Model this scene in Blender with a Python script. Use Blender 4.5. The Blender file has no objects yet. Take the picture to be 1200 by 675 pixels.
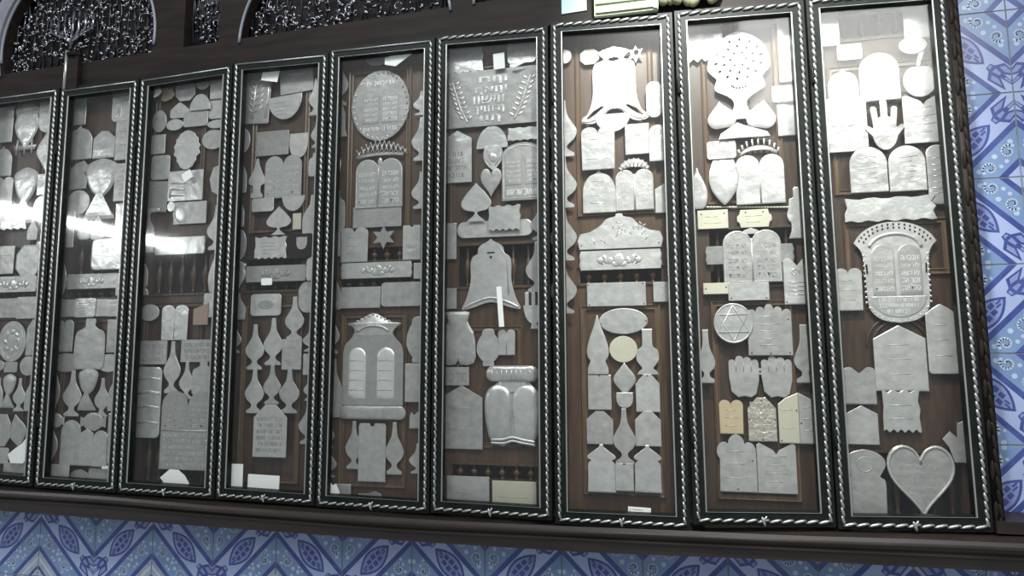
import bpy, bmesh, math, random
from math import sin, cos, pi, radians
from mathutils import Matrix, Vector
from mathutils.geometry import tessellate_polygon
random.seed(7)
scene = bpy.context.scene
COL = scene.collection
BASE = 1.20                      # cabinet bottoms stand 1.2 m above the floor of the hall

# ------------------------------------------------------------------ camera (solved from the cabinet corners)
F = 702.52
CX, CY, CZ = 2.194464, -1.585084, 0.427997 + BASE
ROT = Matrix(((0.97945866, 0.02704824, 0.19982276),
              (0.2015414, -0.09953942, -0.97440904),
              (-0.00646581, 0.99466592, -0.10294608)))
cd = bpy.data.cameras.new('camera')
cam = bpy.data.objects.new('camera', cd)
COL.objects.link(cam)
cam.matrix_world = Matrix.Translation((CX, CY, CZ)) @ ROT.to_4x4()
cd.sensor_width = 36
cd.lens = F / 1200 * 36
cd.clip_start = .02
scene.camera = cam

def at(x, y, Y):
    """point of the photograph -> (X, Z) on the upright plane at depth Y of the wall"""
    d = ROT @ Vector(((x - 600) / F, -(y - 337.5) / F, -1))
    t = (Y - CY) / d.y
    return CX + t * d.x, CZ + t * d.z

# ------------------------------------------------------------------ materials
def new_mat(name):
    m = bpy.data.materials.new(name); m.use_nodes = True
    nt = m.node_tree
    return m, nt, nt.nodes['Principled BSDF']

def metal(name, c0, c1, metallic=.35, rough=.42, bump=.25, scale=55):
    m, nt, b = new_mat(name)
    N = nt.nodes.new; L = nt.links.new
    oi = N('ShaderNodeObjectInfo'); tc = N('ShaderNodeTexCoord')
    add = N('ShaderNodeVectorMath'); add.operation = 'ADD'
    mul = N('ShaderNodeMath'); mul.operation = 'MULTIPLY'; mul.inputs[1].default_value = 40
    L(oi.outputs['Random'], mul.inputs[0]); L(tc.outputs['Object'], add.inputs[0]); L(mul.outputs[0], add.inputs[1])
    n1 = N('ShaderNodeTexNoise'); n1.inputs['Scale'].default_value = scale; n1.inputs['Detail'].default_value = 4
    n2 = N('ShaderNodeTexNoise'); n2.inputs['Scale'].default_value = scale * .35; n2.inputs['Detail'].default_value = 1
    L(add.outputs[0], n1.inputs['Vector']); L(add.outputs[0], n2.inputs['Vector'])
    mx = N('ShaderNodeMix'); mx.data_type = 'RGBA'
    mx.inputs[6].default_value = (*c0, 1); mx.inputs[7].default_value = (*c1, 1)
    av = N('ShaderNodeMath'); av.operation = 'MULTIPLY_ADD'; av.inputs[1].default_value = .35
    hv = N('ShaderNodeMath'); hv.operation = 'MULTIPLY'; hv.inputs[1].default_value = .8
    L(n1.outputs[0], hv.inputs[0]); L(oi.outputs['Random'], av.inputs[0]); L(hv.outputs[0], av.inputs[2])
    L(av.outputs[0], mx.inputs[0]); L(mx.outputs[2], b.inputs['Base Color'])
    b1 = N('ShaderNodeBump'); b1.inputs['Strength'].default_value = bump; b1.inputs['Distance'].default_value = .002
    b2 = N('ShaderNodeBump'); b2.inputs['Strength'].default_value = bump * .7; b2.inputs['Distance'].default_value = .008
    L(n1.outputs[0], b1.inputs['Height']); L(n2.outputs[0], b2.inputs['Height'])
    L(b2.outputs[0], b1.inputs['Normal']); L(b1.outputs[0], b.inputs['Normal'])
    b.inputs['Metallic'].default_value = metallic; b.inputs['Roughness'].default_value = rough
    return m

def plain(name, c, rough=.6, metallic=0., spec=.5):
    m, nt, b = new_mat(name)
    b.inputs['Base Color'].default_value = (*c, 1)
    b.inputs['Roughness'].default_value = rough; b.inputs['Metallic'].default_value = metallic
    b.inputs['Specular IOR Level'].default_value = spec
    return m

def noisy(name, c0, c1, scale, rough=.6, metallic=0., stretch=(1, 1, 1), bump=0., detail=5, spec=.5):
    m, nt, b = new_mat(name)
    N = nt.nodes.new; L = nt.links.new
    tc = N('ShaderNodeTexCoord'); mp = N('ShaderNodeMapping'); mp.inputs['Scale'].default_value = stretch
    n = N('ShaderNodeTexNoise'); n.inputs['Scale'].default_value = scale; n.inputs['Detail'].default_value = detail
    L(tc.outputs['Object'], mp.inputs[0]); L(mp.outputs[0], n.inputs['Vector'])
    r = N('ShaderNodeValToRGB')
    r.color_ramp.elements[0].position = .3; r.color_ramp.elements[1].position = .7
    r.color_ramp.elements[0].color = (*c0, 1); r.color_ramp.elements[1].color = (*c1, 1)
    L(n.outputs[0], r.inputs[0]); L(r.outputs[0], b.inputs['Base Color'])
    if bump:
        bp = N('ShaderNodeBump'); bp.inputs['Strength'].default_value = bump; bp.inputs['Distance'].default_value = .002
        L(n.outputs[0], bp.inputs['Height']); L(bp.outputs[0], b.inputs['Normal'])
    b.inputs['Roughness'].default_value = rough; b.inputs['Metallic'].default_value = metallic; b.inputs['Specular IOR Level'].default_value = spec
    return m

MT = {
    'silver': metal('beaten silver', (.25, .245, .24), (.57, .56, .55), .4, .4, .6),
    'shiny': metal('polished silver', (.37, .365, .36), (.70, .69, .68), .5, .3, .65),
    'dull': metal('tarnished silver', (.20, .195, .19), (.36, .35, .34), .35, .45, .6),
    'bright': metal('burnished silver', (.60, .59, .58), (.78, .77, .76), .4, .35, .3),
    'mid': metal('greyed silver', (.24, .235, .23), (.40, .39, .38), .35, .42, .5),
    'ivory': metal('yellowed tin', (.46, .44, .35), (.54, .52, .42), .2, .5),
    'gold': metal('gilded tin', (.52, .36, .18), (.60, .51, .37), .35, .4, .3),
    'spark': metal('crinkled gilt foil', (.55, .48, .36), (.62, .60, .56), .6, .28, .9, 160),
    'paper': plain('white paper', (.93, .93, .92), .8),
    'nail': plain('dark nail heads', (.05, .045, .04), .4, .6),
    'slot': plain('dark felt backing', (.02, .018, .016), .9),
    'wood': noisy('old brown wood', (.026, .014, .0085), (.060, .034, .020), 14, .42, 0, (6, 6, .7), .15),
    'wood_warm': noisy('golden brown wood', (.046, .024, .012), (.092, .050, .026), 14, .4, 0, (6, 6, .7), .15),
    'wood_dark': noisy('dark stained wood', (.012, .0095, .008), (.022, .017, .015), 10, .55, 0, (.6, 5, 5), .1, 5, .12),
    'wood_edge_lit': noisy('varnished moulding with edge light', (.085, .052, .030), (.14, .092, .056), 14, .25, 0, (6, 6, .7), .1),  # lighter than the boards: light on the varnished edges put into the colour
    'wood_ledge': noisy('waxed dark ledge wood', (.016, .012, .010), (.030, .023, .019), 10, .38, 0, (.6, 5, 5), .08, 5, .45),
    'void': plain('painted shade behind the rails', (.010, .008, .008), .8),  # near-black colour stands in for the shade inside the openings
    'frame': noisy('green black lacquer', (.006, .008, .007), (.012, .016, .014), 30, .45, spec=.14),
    'rope': metal('silver rope bead', (.28, .29, .28), (.48, .49, .47), .8, .32, .1),
    'bead': plain('thin silver fillet', (.50, .51, .49), .35, .8),
    'lacquer': noisy('black carved lacquer', (.006, .006, .007), (.014, .014, .017), 60, .35),
    'mould_sheen': noisy('moulding with grey sheen', (.16, .17, .20), (.22, .23, .26), 20, .4),  # the grey holds the sheen of light on the arch moulding
    'carving_glints': noisy('dark carving with pale glints', (.05, .05, .06), (.42, .42, .46), 70, .16, .9),  # pale patches put glints of light into the dark carving's colour
    'turq': plain('pale turquoise card', (.38, .52, .52), .7),
    'lime': noisy('pale green slats', (.36, .44, .27), (.52, .58, .42), 8, .6),
    'olive': noisy('olive cloth', (.16, .16, .09), (.30, .29, .18), 25, .9, 0, (1, 1, 1), .6),
    'cream': plain('cream rosette', (.72, .74, .55), .7),
    't_base': noisy('tile glaze lilac', (.31, .385, .60), (.37, .44, .65), 9, .22),
    't_dark': noisy('tile glaze cobalt', (.04, .06, .22), (.065, .095, .29), 30, .25),
    't_mid': noisy('tile glaze slate blue', (.15, .235, .41), (.20, .295, .48), 14, .24),
    't_white': noisy('tile glaze white', (.36, .45, .61), (.45, .54, .68), 20, .25),
    't_leaf': noisy('tile glaze violet blue', (.19, .235, .46), (.235, .28, .52), 22, .25),
    't_grey': noisy('tile glaze grey', (.24, .29, .36), (.36, .42, .48), 60, .3),
    'grout': noisy('tile grout', (.15, .17, .15), (.25, .27, .24), 40, .9),
    'ink': plain('dark ink', (.09, .08, .08), .8),
    'pink': plain('pink pane reflection', (.30, .215, .18), .75),  # colour of a reflection in the pane
}
def glass_mat():
    """thin pane: clear, with a mirror reflection that grows at grazing angles and a faint film of dust"""
    m, nt, b = new_mat('clear cabinet glass')
    N = nt.nodes.new; L = nt.links.new
    nt.nodes.remove(b)
    out = nt.nodes['Material Output']
    tr = N('ShaderNodeBsdfTransparent'); tr.inputs[0].default_value = (.97, .98, .97, 1)
    gl = N('ShaderNodeBsdfGlossy'); gl.inputs['Roughness'].default_value = .07
    gd = N('ShaderNodeBsdfGlossy'); gd.inputs['Roughness'].default_value = .42
    mg = N('ShaderNodeMixShader'); mg.inputs[0].default_value = .25
    L(gl.outputs[0], mg.inputs[1]); L(gd.outputs[0], mg.inputs[2])
    lw = N('ShaderNodeLayerWeight'); lw.inputs[0].default_value = .5
    pw = N('ShaderNodeMath'); pw.operation = 'POWER'; pw.inputs[1].default_value = 5
    ma = N('ShaderNodeMath'); ma.operation = 'MULTIPLY_ADD'; ma.inputs[1].default_value = .9; ma.inputs[2].default_value = .035
    L(lw.outputs['Facing'], pw.inputs[0]); L(pw.outputs[0], ma.inputs[0])
    mx = N('ShaderNodeMixShader')
    L(ma.outputs[0], mx.inputs[0]); L(tr.outputs[0], mx.inputs[1]); L(mg.outputs[0], mx.inputs[2])
    L(mx.outputs[0], out.inputs[0])
    return m
MT['glass'] = glass_mat()

# ------------------------------------------------------------------ mesh building
class MB:
    def __init__(s): s.v = []; s.f = []; s.mi = []
    def add(s, vs, fs, mi=0):
        o = len(s.v); s.v += [tuple(v) for v in vs]; s.f += [tuple(i + o for i in f) for f in fs]; s.mi += [mi] * len(fs)
    def box(s, x0, x1, y0, y1, z0, z1, mi=0):
        v = [(x, y, z) for x in (x0, x1) for y in (y0, y1) for z in (z0, z1)]
        s.add(v, [(0, 1, 3, 2), (4, 6, 7, 5), (0, 4, 5, 1), (2, 3, 7, 6), (0, 2, 6, 4), (1, 5, 7, 3)], mi)
    def plate(s, pts, yb, yf, holes=(), bevel=0, mi=0):
        """an outline of the XZ plane given thickness from yb (back) to yf (front, smaller)"""
        def ring(p): return [q for i, q in enumerate(p) if (q[0] - p[i - 1][0]) ** 2 + (q[1] - p[i - 1][1]) ** 2 > 1e-12]
        pts = ring(pts)
        A = sum(pts[i - 1][0] * pts[i][1] - pts[i][0] * pts[i - 1][1] for i in range(len(pts)))
        if A < 0: pts = pts[::-1]
        hs = []
        for h in holes:
            h = ring(h)
            A = sum(h[i - 1][0] * h[i][1] - h[i][0] * h[i - 1][1] for i in range(len(h)))
            hs.append(h[::-1] if A > 0 else h)
        loops = [pts] + hs
        tri = tessellate_polygon([[Vector((x, z, 0)) for x, z in l] for l in loops])
        flat = [p for l in loops for p in l]; n = len(flat)
        def front(t):
            a, b, c = (flat[i] for i in t)
            return t if (b[0] - a[0]) * (c[1] - a[1]) - (c[0] - a[0]) * (b[1] - a[1]) > 0 else (t[0], t[2], t[1])
        tri = [front(t) for t in tri]
        o = len(s.v)
        s.v += [(x, yb, z) for x, z in flat]
        s.f += [(o + t[0], o + t[2], o + t[1]) for t in tri]; s.mi += [mi] * len(tri)
        if bevel and not holes:
            cx = sum(p[0] for p in pts) / n; cz = sum(p[1] for p in pts) / n
            w = max(p[0] for p in pts) - min(p[0] for p in pts); h = max(p[1] for p in pts) - min(p[1] for p in pts)
            k = 1 - 2 * bevel / max(min(w, h), 1e-4)
            ym = yf + min(bevel, abs(yb - yf) * .6)
            inner = [(cx + (x - cx) * k, cz + (z - cz) * k) for x, z in pts]
            s.v += [(x, ym, z) for x, z in pts] + [(x, yf, z) for x, z in inner]
            for i in range(n):
                j = (i + 1) % n
                s.f += [(o + i, o + j, o + n + j, o + n + i), (o + n + i, o + n + j, o + 2 * n + j, o + 2 * n + i)]; s.mi += [mi] * 2
            s.f += [tuple(o + 2 * n + i for i in t) for t in tri]; s.mi += [mi] * len(tri)
        else:
            s.v += [(x, yf, z) for x, z in flat]
            k = 0
            for l in loops:
                m = len(l)
                for i in range(m):
                    a, b = o + k + i, o + k + (i + 1) % m
                    s.f.append((a, b, b + n, a + n)); s.mi.append(mi)
                k += m
            s.f += [tuple(o + n + i for i in t) for t in tri]; s.mi += [mi] * len(tri)
    def pillow(s, pts, yf, depth, rings=((1, 0), (.93, .42), (.8, .72), (.6, .92), (.35, .99)), mi=0):
        """an outline of the XZ plane swelling forward from yf"""
        A = sum(pts[i - 1][0] * pts[i][1] - pts[i][0] * pts[i - 1][1] for i in range(len(pts)))
        if A < 0: pts = pts[::-1]
        n = len(pts); o = len(s.v); cx = (max(p[0] for p in pts) + min(p[0] for p in pts)) / 2; cz = (max(p[1] for p in pts) + min(p[1] for p in pts)) / 2
        for k, d in rings: s.v += [(cx + (x - cx) * k, yf - depth * d, cz + (z - cz) * k) for x, z in pts]
        s.v.append((cx, yf - depth, cz))
        for r in range(len(rings) - 1):
            for i in range(n):
                a, b = o + r * n + i, o + r * n + (i + 1) % n
                s.f.append((a, b, b + n, a + n)); s.mi.append(mi)
        r = o + (len(rings) - 1) * n
        for i in range(n): s.f.append((r + i, r + (i + 1) % n, len(s.v) - 1)); s.mi.append(mi)
    def tube(s, path, r, closed=False, seg=6, squash=1., taper=None, mi=0):
        """a round bar along 3D points"""
        P = [Vector(p) for p in path]; n = len(P); o = len(s.v)
        for i, p in enumerate(P):
            a = P[(i - 1) % n] if closed or i else p
            b = P[(i + 1) % n] if closed or i < n - 1 else p
            t = (b - a).normalized() if (b - a).length > 1e-9 else Vector((1, 0, 0))
            u = Vector((0, 1, 0)) if abs(t.y) < .9 else Vector((1, 0, 0))
            sd = t.cross(u).normalized(); up = sd.cross(t).normalized()
            rr = r * (taper(i / (n - 1)) if taper else 1)
            for k in range(seg):
                an = 2 * pi * k / seg
                s.v.append(tuple(p + sd * (cos(an) * rr) + up * (sin(an) * rr * squash)))
        m = n if closed else n - 1
        for i in range(m):
            for k in range(seg):
                a = o + i * seg + k; b = o + i * seg + (k + 1) % seg
                c = o + ((i + 1) % n) * seg + (k + 1) % seg; d = o + ((i + 1) % n) * seg + k
                s.f.append((a, b, c, d)); s.mi.append(mi)
        if not closed:
            s.f += [tuple(o + k for k in range(seg))[::-1], tuple(o + (n - 1) * seg + k for k in range(seg))]; s.mi += [mi] * 2
    def blob(s, c, rx, ry, rz, rot=0., seg=8, rings=5, mi=0):
        """an ellipsoid, turned about Y"""
        o = len(s.v); cr, sr = cos(rot), sin(rot)
        def put(x, y, z): s.v.append((c[0] + x * cr - z * sr, c[1] + y, c[2] + x * sr + z * cr))
        put(0, 0, -rz)
        for i in range(1, rings):
            th = pi * i / rings
            for k in range(seg):
                an = 2 * pi * k / seg
                put(rx * sin(th) * cos(an), ry * sin(th) * sin(an), -rz * cos(th))
        put(0, 0, rz)
        top = len(s.v) - 1
        for k in range(seg):
            s.f.append((o, o + 1 + (k + 1) % seg, o + 1 + k)); s.mi.append(mi)
            for i in range(rings - 2):
                a = o + 1 + i * seg
                s.f.append((a + k, a + (k + 1) % seg, a + seg + (k + 1) % seg, a + seg + k)); s.mi.append(mi)
            a = o + 1 + (rings - 2) * seg
            s.f.append((a + k, a + (k + 1) % seg, top)); s.mi.append(mi)
    def lathe(s, prof, c=(0, 0, 0), seg=10, mi=0):
        o = len(s.v)
        for z, r in prof:
            for k in range(seg):
                an = 2 * pi * k / seg
                s.v.append((c[0] + r * cos(an), c[1] + r * sin(an), c[2] + z))
        for i in range(len(prof) - 1):
            for k in range(seg):
                a = o + i * seg + k; b = o + i * seg + (k + 1) % seg
                s.f.append((a, b, b + seg, a + seg)); s.mi.append(mi)
        s.f += [tuple(o + k for k in range(seg))[::-1], tuple(o + (len(prof) - 1) * seg + k for k in range(seg))]; s.mi += [mi] * 2
    def build(s, name, mats, parent=None, smooth=False):
        me = bpy.data.meshes.new(name)
        me.from_pydata(s.v, [], s.f); me.update()
        mats = mats if isinstance(mats, (list, tuple)) else [mats]
        for m in mats: me.materials.append(MT[m] if isinstance(m, str) else m)
        if len(mats) > 1: me.polygons.foreach_set('material_index', s.mi)
        if smooth: me.shade_smooth()
        o = bpy.data.objects.new(name, me); COL.objects.link(o)
        if parent is not None: o.parent = parent
        return o

def tag(o, label, cat, group=None, kind=None):
    if label: o['label'] = label
    if cat: o['category'] = cat
    if group: o['group'] = group
    if kind: o['kind'] = kind
    return o
def struct(o):
    o['kind'] = 'structure'; return o
def empty(name, loc):
    e = bpy.data.objects.new(name, None); e.empty_display_size = .05
    COL.objects.link(e); e.location = loc; return e

# ------------------------------------------------------------------ outlines (real size, centred, XZ)
def arc(cx, cz, rx, rz, a0, a1, n=10):
    return [(cx + rx * cos(radians(a0 + (a1 - a0) * i / n)), cz + rz * sin(radians(a0 + (a1 - a0) * i / n))) for i in range(n + 1)]
def spline(P, n=4):
    out = []
    for i in range(len(P) - 1):
        p0 = P[max(i - 1, 0)]; p1 = P[i]; p2 = P[i + 1]; p3 = P[min(i + 2, len(P) - 1)]
        for k in range(n):
            t = k / n
            out.append(tuple(.5 * (2 * b + (c - a) * t + (2 * a - 5 * b + 4 * c - d) * t * t + (3 * b - a - 3 * c + d) * t ** 3) for a, b, c, d in zip(p0, p1, p2, p3)))
    return out + [P[-1]]
PROF = {
 'vase': [(0, .75), (.05, .8), (.12, .36), (.2, .3), (.31, .8), (.45, 1), (.58, .72), (.72, .36), (.86, .24), (1, .2)],
 'bottle': [(0, .9), (.08, 1), (.42, 1), (.58, .75), (.74, .36), (.88, .26), (1, .22)],
 'goblet': [(0, .95), (.06, .9), (.2, .5), (.31, .17), (.37, .22), (.5, .66), (.72, .97), (.88, 1), (.96, .55), (1, .1)],
 'spade': [(0, .62), (.04, .5), (.16, .15), (.25, .13), (.3, .7), (.42, 1), (.56, .95), (.75, .6), (.9, .24), (1, .02)],
 'drop': [(0, .45), (.08, .8), (.3, 1), (.5, .92), (.72, .55), (.88, .22), (1, .03)],
 'flame': [(0, .95), (.12, .92), (.16, .62), (.21, .66), (.3, .95), (.42, 1), (.6, .76), (.8, .36), (1, .05)],
 'keyhole': [(0, .92), (.3, .96), (.56, .96), (.62, .72), (.68, .82), (.78, 1), (.88, .94), (.96, .58), (1, .05)],
 'kite': [(0, .04), (.15, .4), (.4, 1), (.6, .98), (.85, .4), (1, .04)],
 'cap': [(0, 1), (.3, .97), (.58, .96), (.66, .74), (.7, .98), (.76, .98), (.86, .55), (.94, .2), (1, .12)],
 'bell': [(0, 1), (.1, .86), (.25, .74), (.5, .70), (.72, .70), (.82, .6), (.86, .48), (.9, .56), (.95, .4), (1, .1)],
 'mantle': [(0, .55), (.08, .9), (.3, 1), (.55, .95), (.75, .8), (.82, .5), (.86, .45), (.93, .55), (.97, .6), (1, .5)],
 'urn': [(0, .1), (.12, .3), (.3, .75), (.5, 1), (.7, .9), (.86, 1), (.94, .5), (1, .08)],
 'cup': [(0, .1), (.06, .5), (.25, .85), (.6, 1), (1, .98)],
 'spire': [(0, .7), (.08, .72), (.14, .5), (.3, .5), (.36, .92), (.46, 1), (.52, .9), (.7, .5), (.88, .22), (1, .12)],
 'jug': [(0, .8), (.1, .98), (.5, 1), (.72, .9), (.8, .5), (.86, .3), (.92, .34), (1, .3)],
 'shield': [(0, .04), (.12, .4), (.35, .85), (.6, 1), (.8, .92), (1, .7)],
 'flask': [(0, .42), (.06, .5), (.12, .45), (.2, .7), (.38, 1), (.58, .98), (.76, .74), (.84, .56), (.92, .52), (.98, .36), (1, .1)],
 'narrow_vase': [(0, .8), (.06, .84), (.11, .4), (.19, .34), (.27, .8), (.37, 1), (.48, .86), (.62, .52), (.76, .36), (1, .32)],
 'bulb_lamp': [(0, .95), (.07, .8), (.13, .5), (.2, .66), (.3, .96), (.42, 1), (.54, .88), (.62, .5), (.78, .44), (1, .45)],
 'medal': [(0, .46), (.05, .32), (.18, .2), (.26, .38), (.34, .78), (.42, .78), (.47, .74), (.56, .98), (.66, 1), (.82, .84), (.94, .46), (1, .05)],
 'tee': [(0, .6), (.45, .62), (.6, .5), (.72, .18), (.9, .18), (.93, 1), (1, .95)],
 'fingerlamp': [(0, .95), (.08, .8), (.16, .66), (.3, .66), (.36, .9), (.48, 1), (.6, .84), (.76, .74), (.8, .36), (.95, .34), (1, .12)],
}
def outline(kind, w, h):
    a, b = w / 2, h / 2; m = min(a, b)
    if kind in PROF:
        rt = spline([(z, r) for z, r in PROF[kind]], 4)
        R = [(a * max(r, .005), -b + h * min(max(z, 0), 1)) for z, r in rt]
        return R + [(-x, z) for x, z in R[::-1]]
    if kind in ('rect', 'rrect', 'pill'):
        r = {'rect': .06, 'rrect': .34, 'pill': .92}[kind] * m; n = {'rect': 2, 'rrect': 4, 'pill': 7}[kind]
        return arc(a - r, -b + r, r, r, -90, 0, n) + arc(a - r, b - r, r, r, 0, 90, n) + arc(-a + r, b - r, r, r, 90, 180, n) + arc(-a + r, -b + r, r, r, 180, 270, n)
    if kind == 'oval': return arc(0, 0, a, b, 0, 360, 28)[:-1]
    if kind == 'hex': return arc(0, 0, a, b, 22, 382, 7)[:-1]
    if kind == 'oct': return [(a * x, b * z) for x, z in ((-.5, -1), (.5, -1), (1, -.45), (1, .45), (.5, 1), (-.5, 1), (-1, .45), (-1, -.45))]
    if kind == 'house': s = b - .55 * a if h > w * .7 else b * .3; return [(-a, -b), (a, -b), (a, s), (.03 * a, b), (-.03 * a, b), (-a, s)]
    if kind == 'rhouse':
        s = b - .7 * a; r = .25 * a
        return arc(a - r, -b + r, r, r, -90, 0, 4) + [(a, s), (.5 * a, b - .28 * a), (.05 * a, b), (-.05 * a, b), (-.5 * a, b - .28 * a), (-a, s)] + arc(-a + r, -b + r, r, r, 180, 270, 4)
    if kind == 'arch': r = min(a, h * .45); return [(-a, -b), (a, -b)] + arc(0, b - r, a, r, 0, 180, 14)
    if kind == 'ogee': return [(-a, -b), (a, -b)] + spline([(a, -b * .1), (.93 * a, b * .3), (.6 * a, b * .7), (.15 * a, b * .85), (0, b), (-.15 * a, b * .85), (-.6 * a, b * .7), (-.93 * a, b * .3), (-a, -b * .1)], 3)
    if kind == 'tablets':
        r = min(a / 2, h * .3)
        return [(-a, -b), (a, -b)] + arc(a / 2, b - r, a / 2, r, 0, 178, 9) + arc(-a / 2, b - r, a / 2, r, 2, 180, 9)
    if kind == 'twin':
        r = min(a * .45, h * .16)
        return [(-a * .96, -b), (a * .96, -b)] + arc(a - .5 * a, b - r, a / 2, r, 0, 165, 8) + [(0, b - r * 1.2)] + arc(-a / 2, b - r, a / 2, r, 15, 180, 8)
    if kind == 'vtop':
        return [(-a, -b), (a, -b)] + arc(a * .62, b * .8, a * .38, b * .2, 0, 110, 6) + [(0, b * .66)] + arc(-a * .62, b * .8, a * .38, b * .2, 70, 180, 6)
    if kind == 'wide_v': return [(-a, -b), (a, -b), (a, b * .92), (.85 * a, b), (.15 * a, b * .72), (0, b * .55), (-.15 * a, b * .72), (-.85 * a, b), (-a, b * .92)]
    if kind == 'notch': return [(-a, -b), (a, -b), (a, b * .9), (.9 * a, b), (.2 * a, b), (.1 * a, b - .2 * a), (-.1 * a, b - .2 * a), (-.2 * a, b), (-.9 * a, b), (-a, b * .9)]
    if kind == 'trefoil': return [(-.92 * a, -b), (a, -b), (a, b * .4)] + arc(.62 * a, b * .42, .38 * a, .32 * b, 0, 100, 6) + arc(0, b * .68, .42 * a, .32 * b, 0, 180, 9) + arc(-.62 * a, b * .4, .4 * a, .34 * b, 80, 230, 8)
    if kind == 'scallop':
        o = [(-a, -b), (a, -b), (a, b * .6)]
        for i in range(5):
            c = .8 * a - .4 * a * i; z = b * (.62 + .2 * (1 - abs(i - 2) / 2))
            o += arc(c, z, .2 * a, .18 * b, 20, 160, 5)
        return o + [(-a, b * .6)]
    if kind == 'tag': return [(-a, -b), (a, -b), (a, b * .5), (.45 * a, b * .9), (.3 * a, b), (-.3 * a, b), (-.45 * a, b * .9), (-a, b * .5)]
    if kind == 'heart':
        o = []
        for i in range(48):
            t = 2 * pi * i / 48
            o.append((16 * sin(t) ** 3 / 16 * a, (13 * cos(t) - 5 * cos(2 * t) - 2 * cos(3 * t) - cos(4 * t))))
        lo = min(z for _, z in o); hi = max(z for _, z in o)
        return [(x, -b + h * (z - lo) / (hi - lo)) for x, z in o]
    if kind == 'lens': return arc(0, -b * .9, a * 1.02, b * 1.9, 10, 170, 12) + arc(0, b * .9, a * 1.02, b * 1.9, 190, 350, 12)
    if kind == 'bowl': return [(a, b)] + [(-a, b)] + arc(0, b, a, h, 180, 360, 16)
    if kind == 'dome': return [(-a, -b), (a, -b)] + arc(0, -b, a, h, 0, 180, 16)
    if kind == 'cartouche': return [(-a * .8, -b), (a * .8, -b), (a * .86, -b * .5), (a, -b * .25), (a, b * .25), (a * .86, b * .5), (a * .8, b), (-a * .8, b), (-a * .86, b * .5), (-a, b * .25), (-a, -b * .25), (-a * .86, -b * .5)]
    if kind == 'strip': return [(-a * .97, -b), (a * .97, -b), (a, -b * .4), (a * .98, 0), (a, b * .4), (a * .97, b), (-a * .97, b), (-a, b * .4), (-a * .98, 0), (-a, -b * .4)]
    if kind == 'wavy':
        o = []
        for i in range(25): o.append((-a + w * i / 24, -b + .08 * b * sin(i * 1.3)))
        o += [(a * .93, -b * .3), (a, b * .1), (a * .9, b * .5), (a, b)]
        for i in range(13): o.append((a * .98 - w * .98 * i / 12, b + .08 * b * sin(i * 1.7)))
        return o + [(-a * .94, b * .2), (-a, -b * .3)]
    if kind == 'star': return [((a if i % 2 == 0 else a * .5) * sin(i * pi / 6), (b if i % 2 == 0 else b * .5) * cos(i * pi / 6)) for i in range(12)]
    if kind == 'wedge': return [(-a, -b), (a, -b), (a * .9, -b * .4), (0, b * .6), (-a * .25, b), (-a * .9, -b * .3)]
    if kind == 'kitepaper': return [(-a, -b * .7), (-a * .45, -b), (a, b), (-a, b * .0)]
    if kind == 'pediment':
        return [(-a * .95, -b), (a * .95, -b), (a, -b * .5), (a * .93, -b * .1)] + spline([(a * .7, .0), (a * .45, b * .35), (a * .3, b * .72), (a * .1, b * .85), (a * .07, b), (-a * .07, b), (-a * .1, b * .85), (-a * .3, b * .72), (-a * .45, b * .35), (-a * .7, 0)], 3) + [(-a * .93, -b * .1), (-a, -b * .5)]
    if kind == 'bracket': return [(-a, -b), (a, -b), (a, -b * .1), (a * .5, 0), (a * .3, b * .7), (0, b), (-a * .3, b * .7), (-a * .6, b * .6), (-a * .9, b * .6), (-a, b * .1)]
    if kind == 'crumple': return [(-a * .7, b), (a * .1, b * .45), (a * .5, b * .6), (a, -b * .2), (a * .55, -b * .7), (-a * .4, -b), (-a, -b * .85), (-a * .95, b * .3)]
    if kind == 'boot': return [(a * .55, b), (a, b), (a, -b * .5), (a * .4, -b), (-a * .7, -b), (-a, -b * .6), (-a * .4, -b * .3), (a * .2, -b * .05), (a * .5, b * .2)]
    if kind == 'octpaper': return [(-a, b * .2), (-a * .35, b), (a * .25, b * .95), (a * .7, b * .45), (a, -b * .2), (a * .85, -b * .85), (a * .4, -b), (-a * .3, -b)]
    if kind == 'torn': return [(-a, -b), (a * .9, -b * .95), (a, -b * .3), (a * .7, b * .1), (a, b * .6), (a * .6, b), (-a * .1, b * .8), (-a * .4, b * .5), (-a * .8, b * .85), (-a, b * .3)]
    if kind == 'apple':
        o = []
        for i in range(40):
            t = 2 * pi * i / 40
            r = 1 - .16 * math.exp(-((t - pi / 2) / .35) ** 2) - .04 * cos(2 * t)
            o.append((a * r * cos(t), b * (-.14 + .86 * r * sin(t)) - .0 * b))
        return o
    if kind == 'slant': return [(-a, -b), (a, -b), (a, b), (-a * .4, b * .6), (-a, b * .45)]
    if kind == 'half_left': return [(-a, -b), (a, -b), (a, b), (-a * .2, b * .8), (-a, b * .55)]
    if kind == 'half_right': return [(-a, -b), (a, -b), (a, b * .55), (a * .2, b * .78), (-a, b)]
    if kind == 'step': return [(-.3 * a, -b), (a, -b), (a, b * .9), (.7 * a, b * .85), (.55 * a, b), (.1 * a, b * .85), (0, b * .9), (-.05 * a, b * .15), (-.5 * a, b * .45), (-a, b * .1), (-.6 * a, -.3 * b)]
    if kind == 'mantle_twin':
        R = [(.02, -1 + .16), (.12, -.97), (.5, -1), (.88, -.93), (1, -.7), (.98, -.2), (.88, .2), (.62, .5), (.56, .62), (.62, .8), (.66, .95), (.5, .98)]
        return [(x * a, z * b) for x, z in R] + [(-x * a, z * b) for x, z in R[::-1]]
    raise KeyError(kind)

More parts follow.
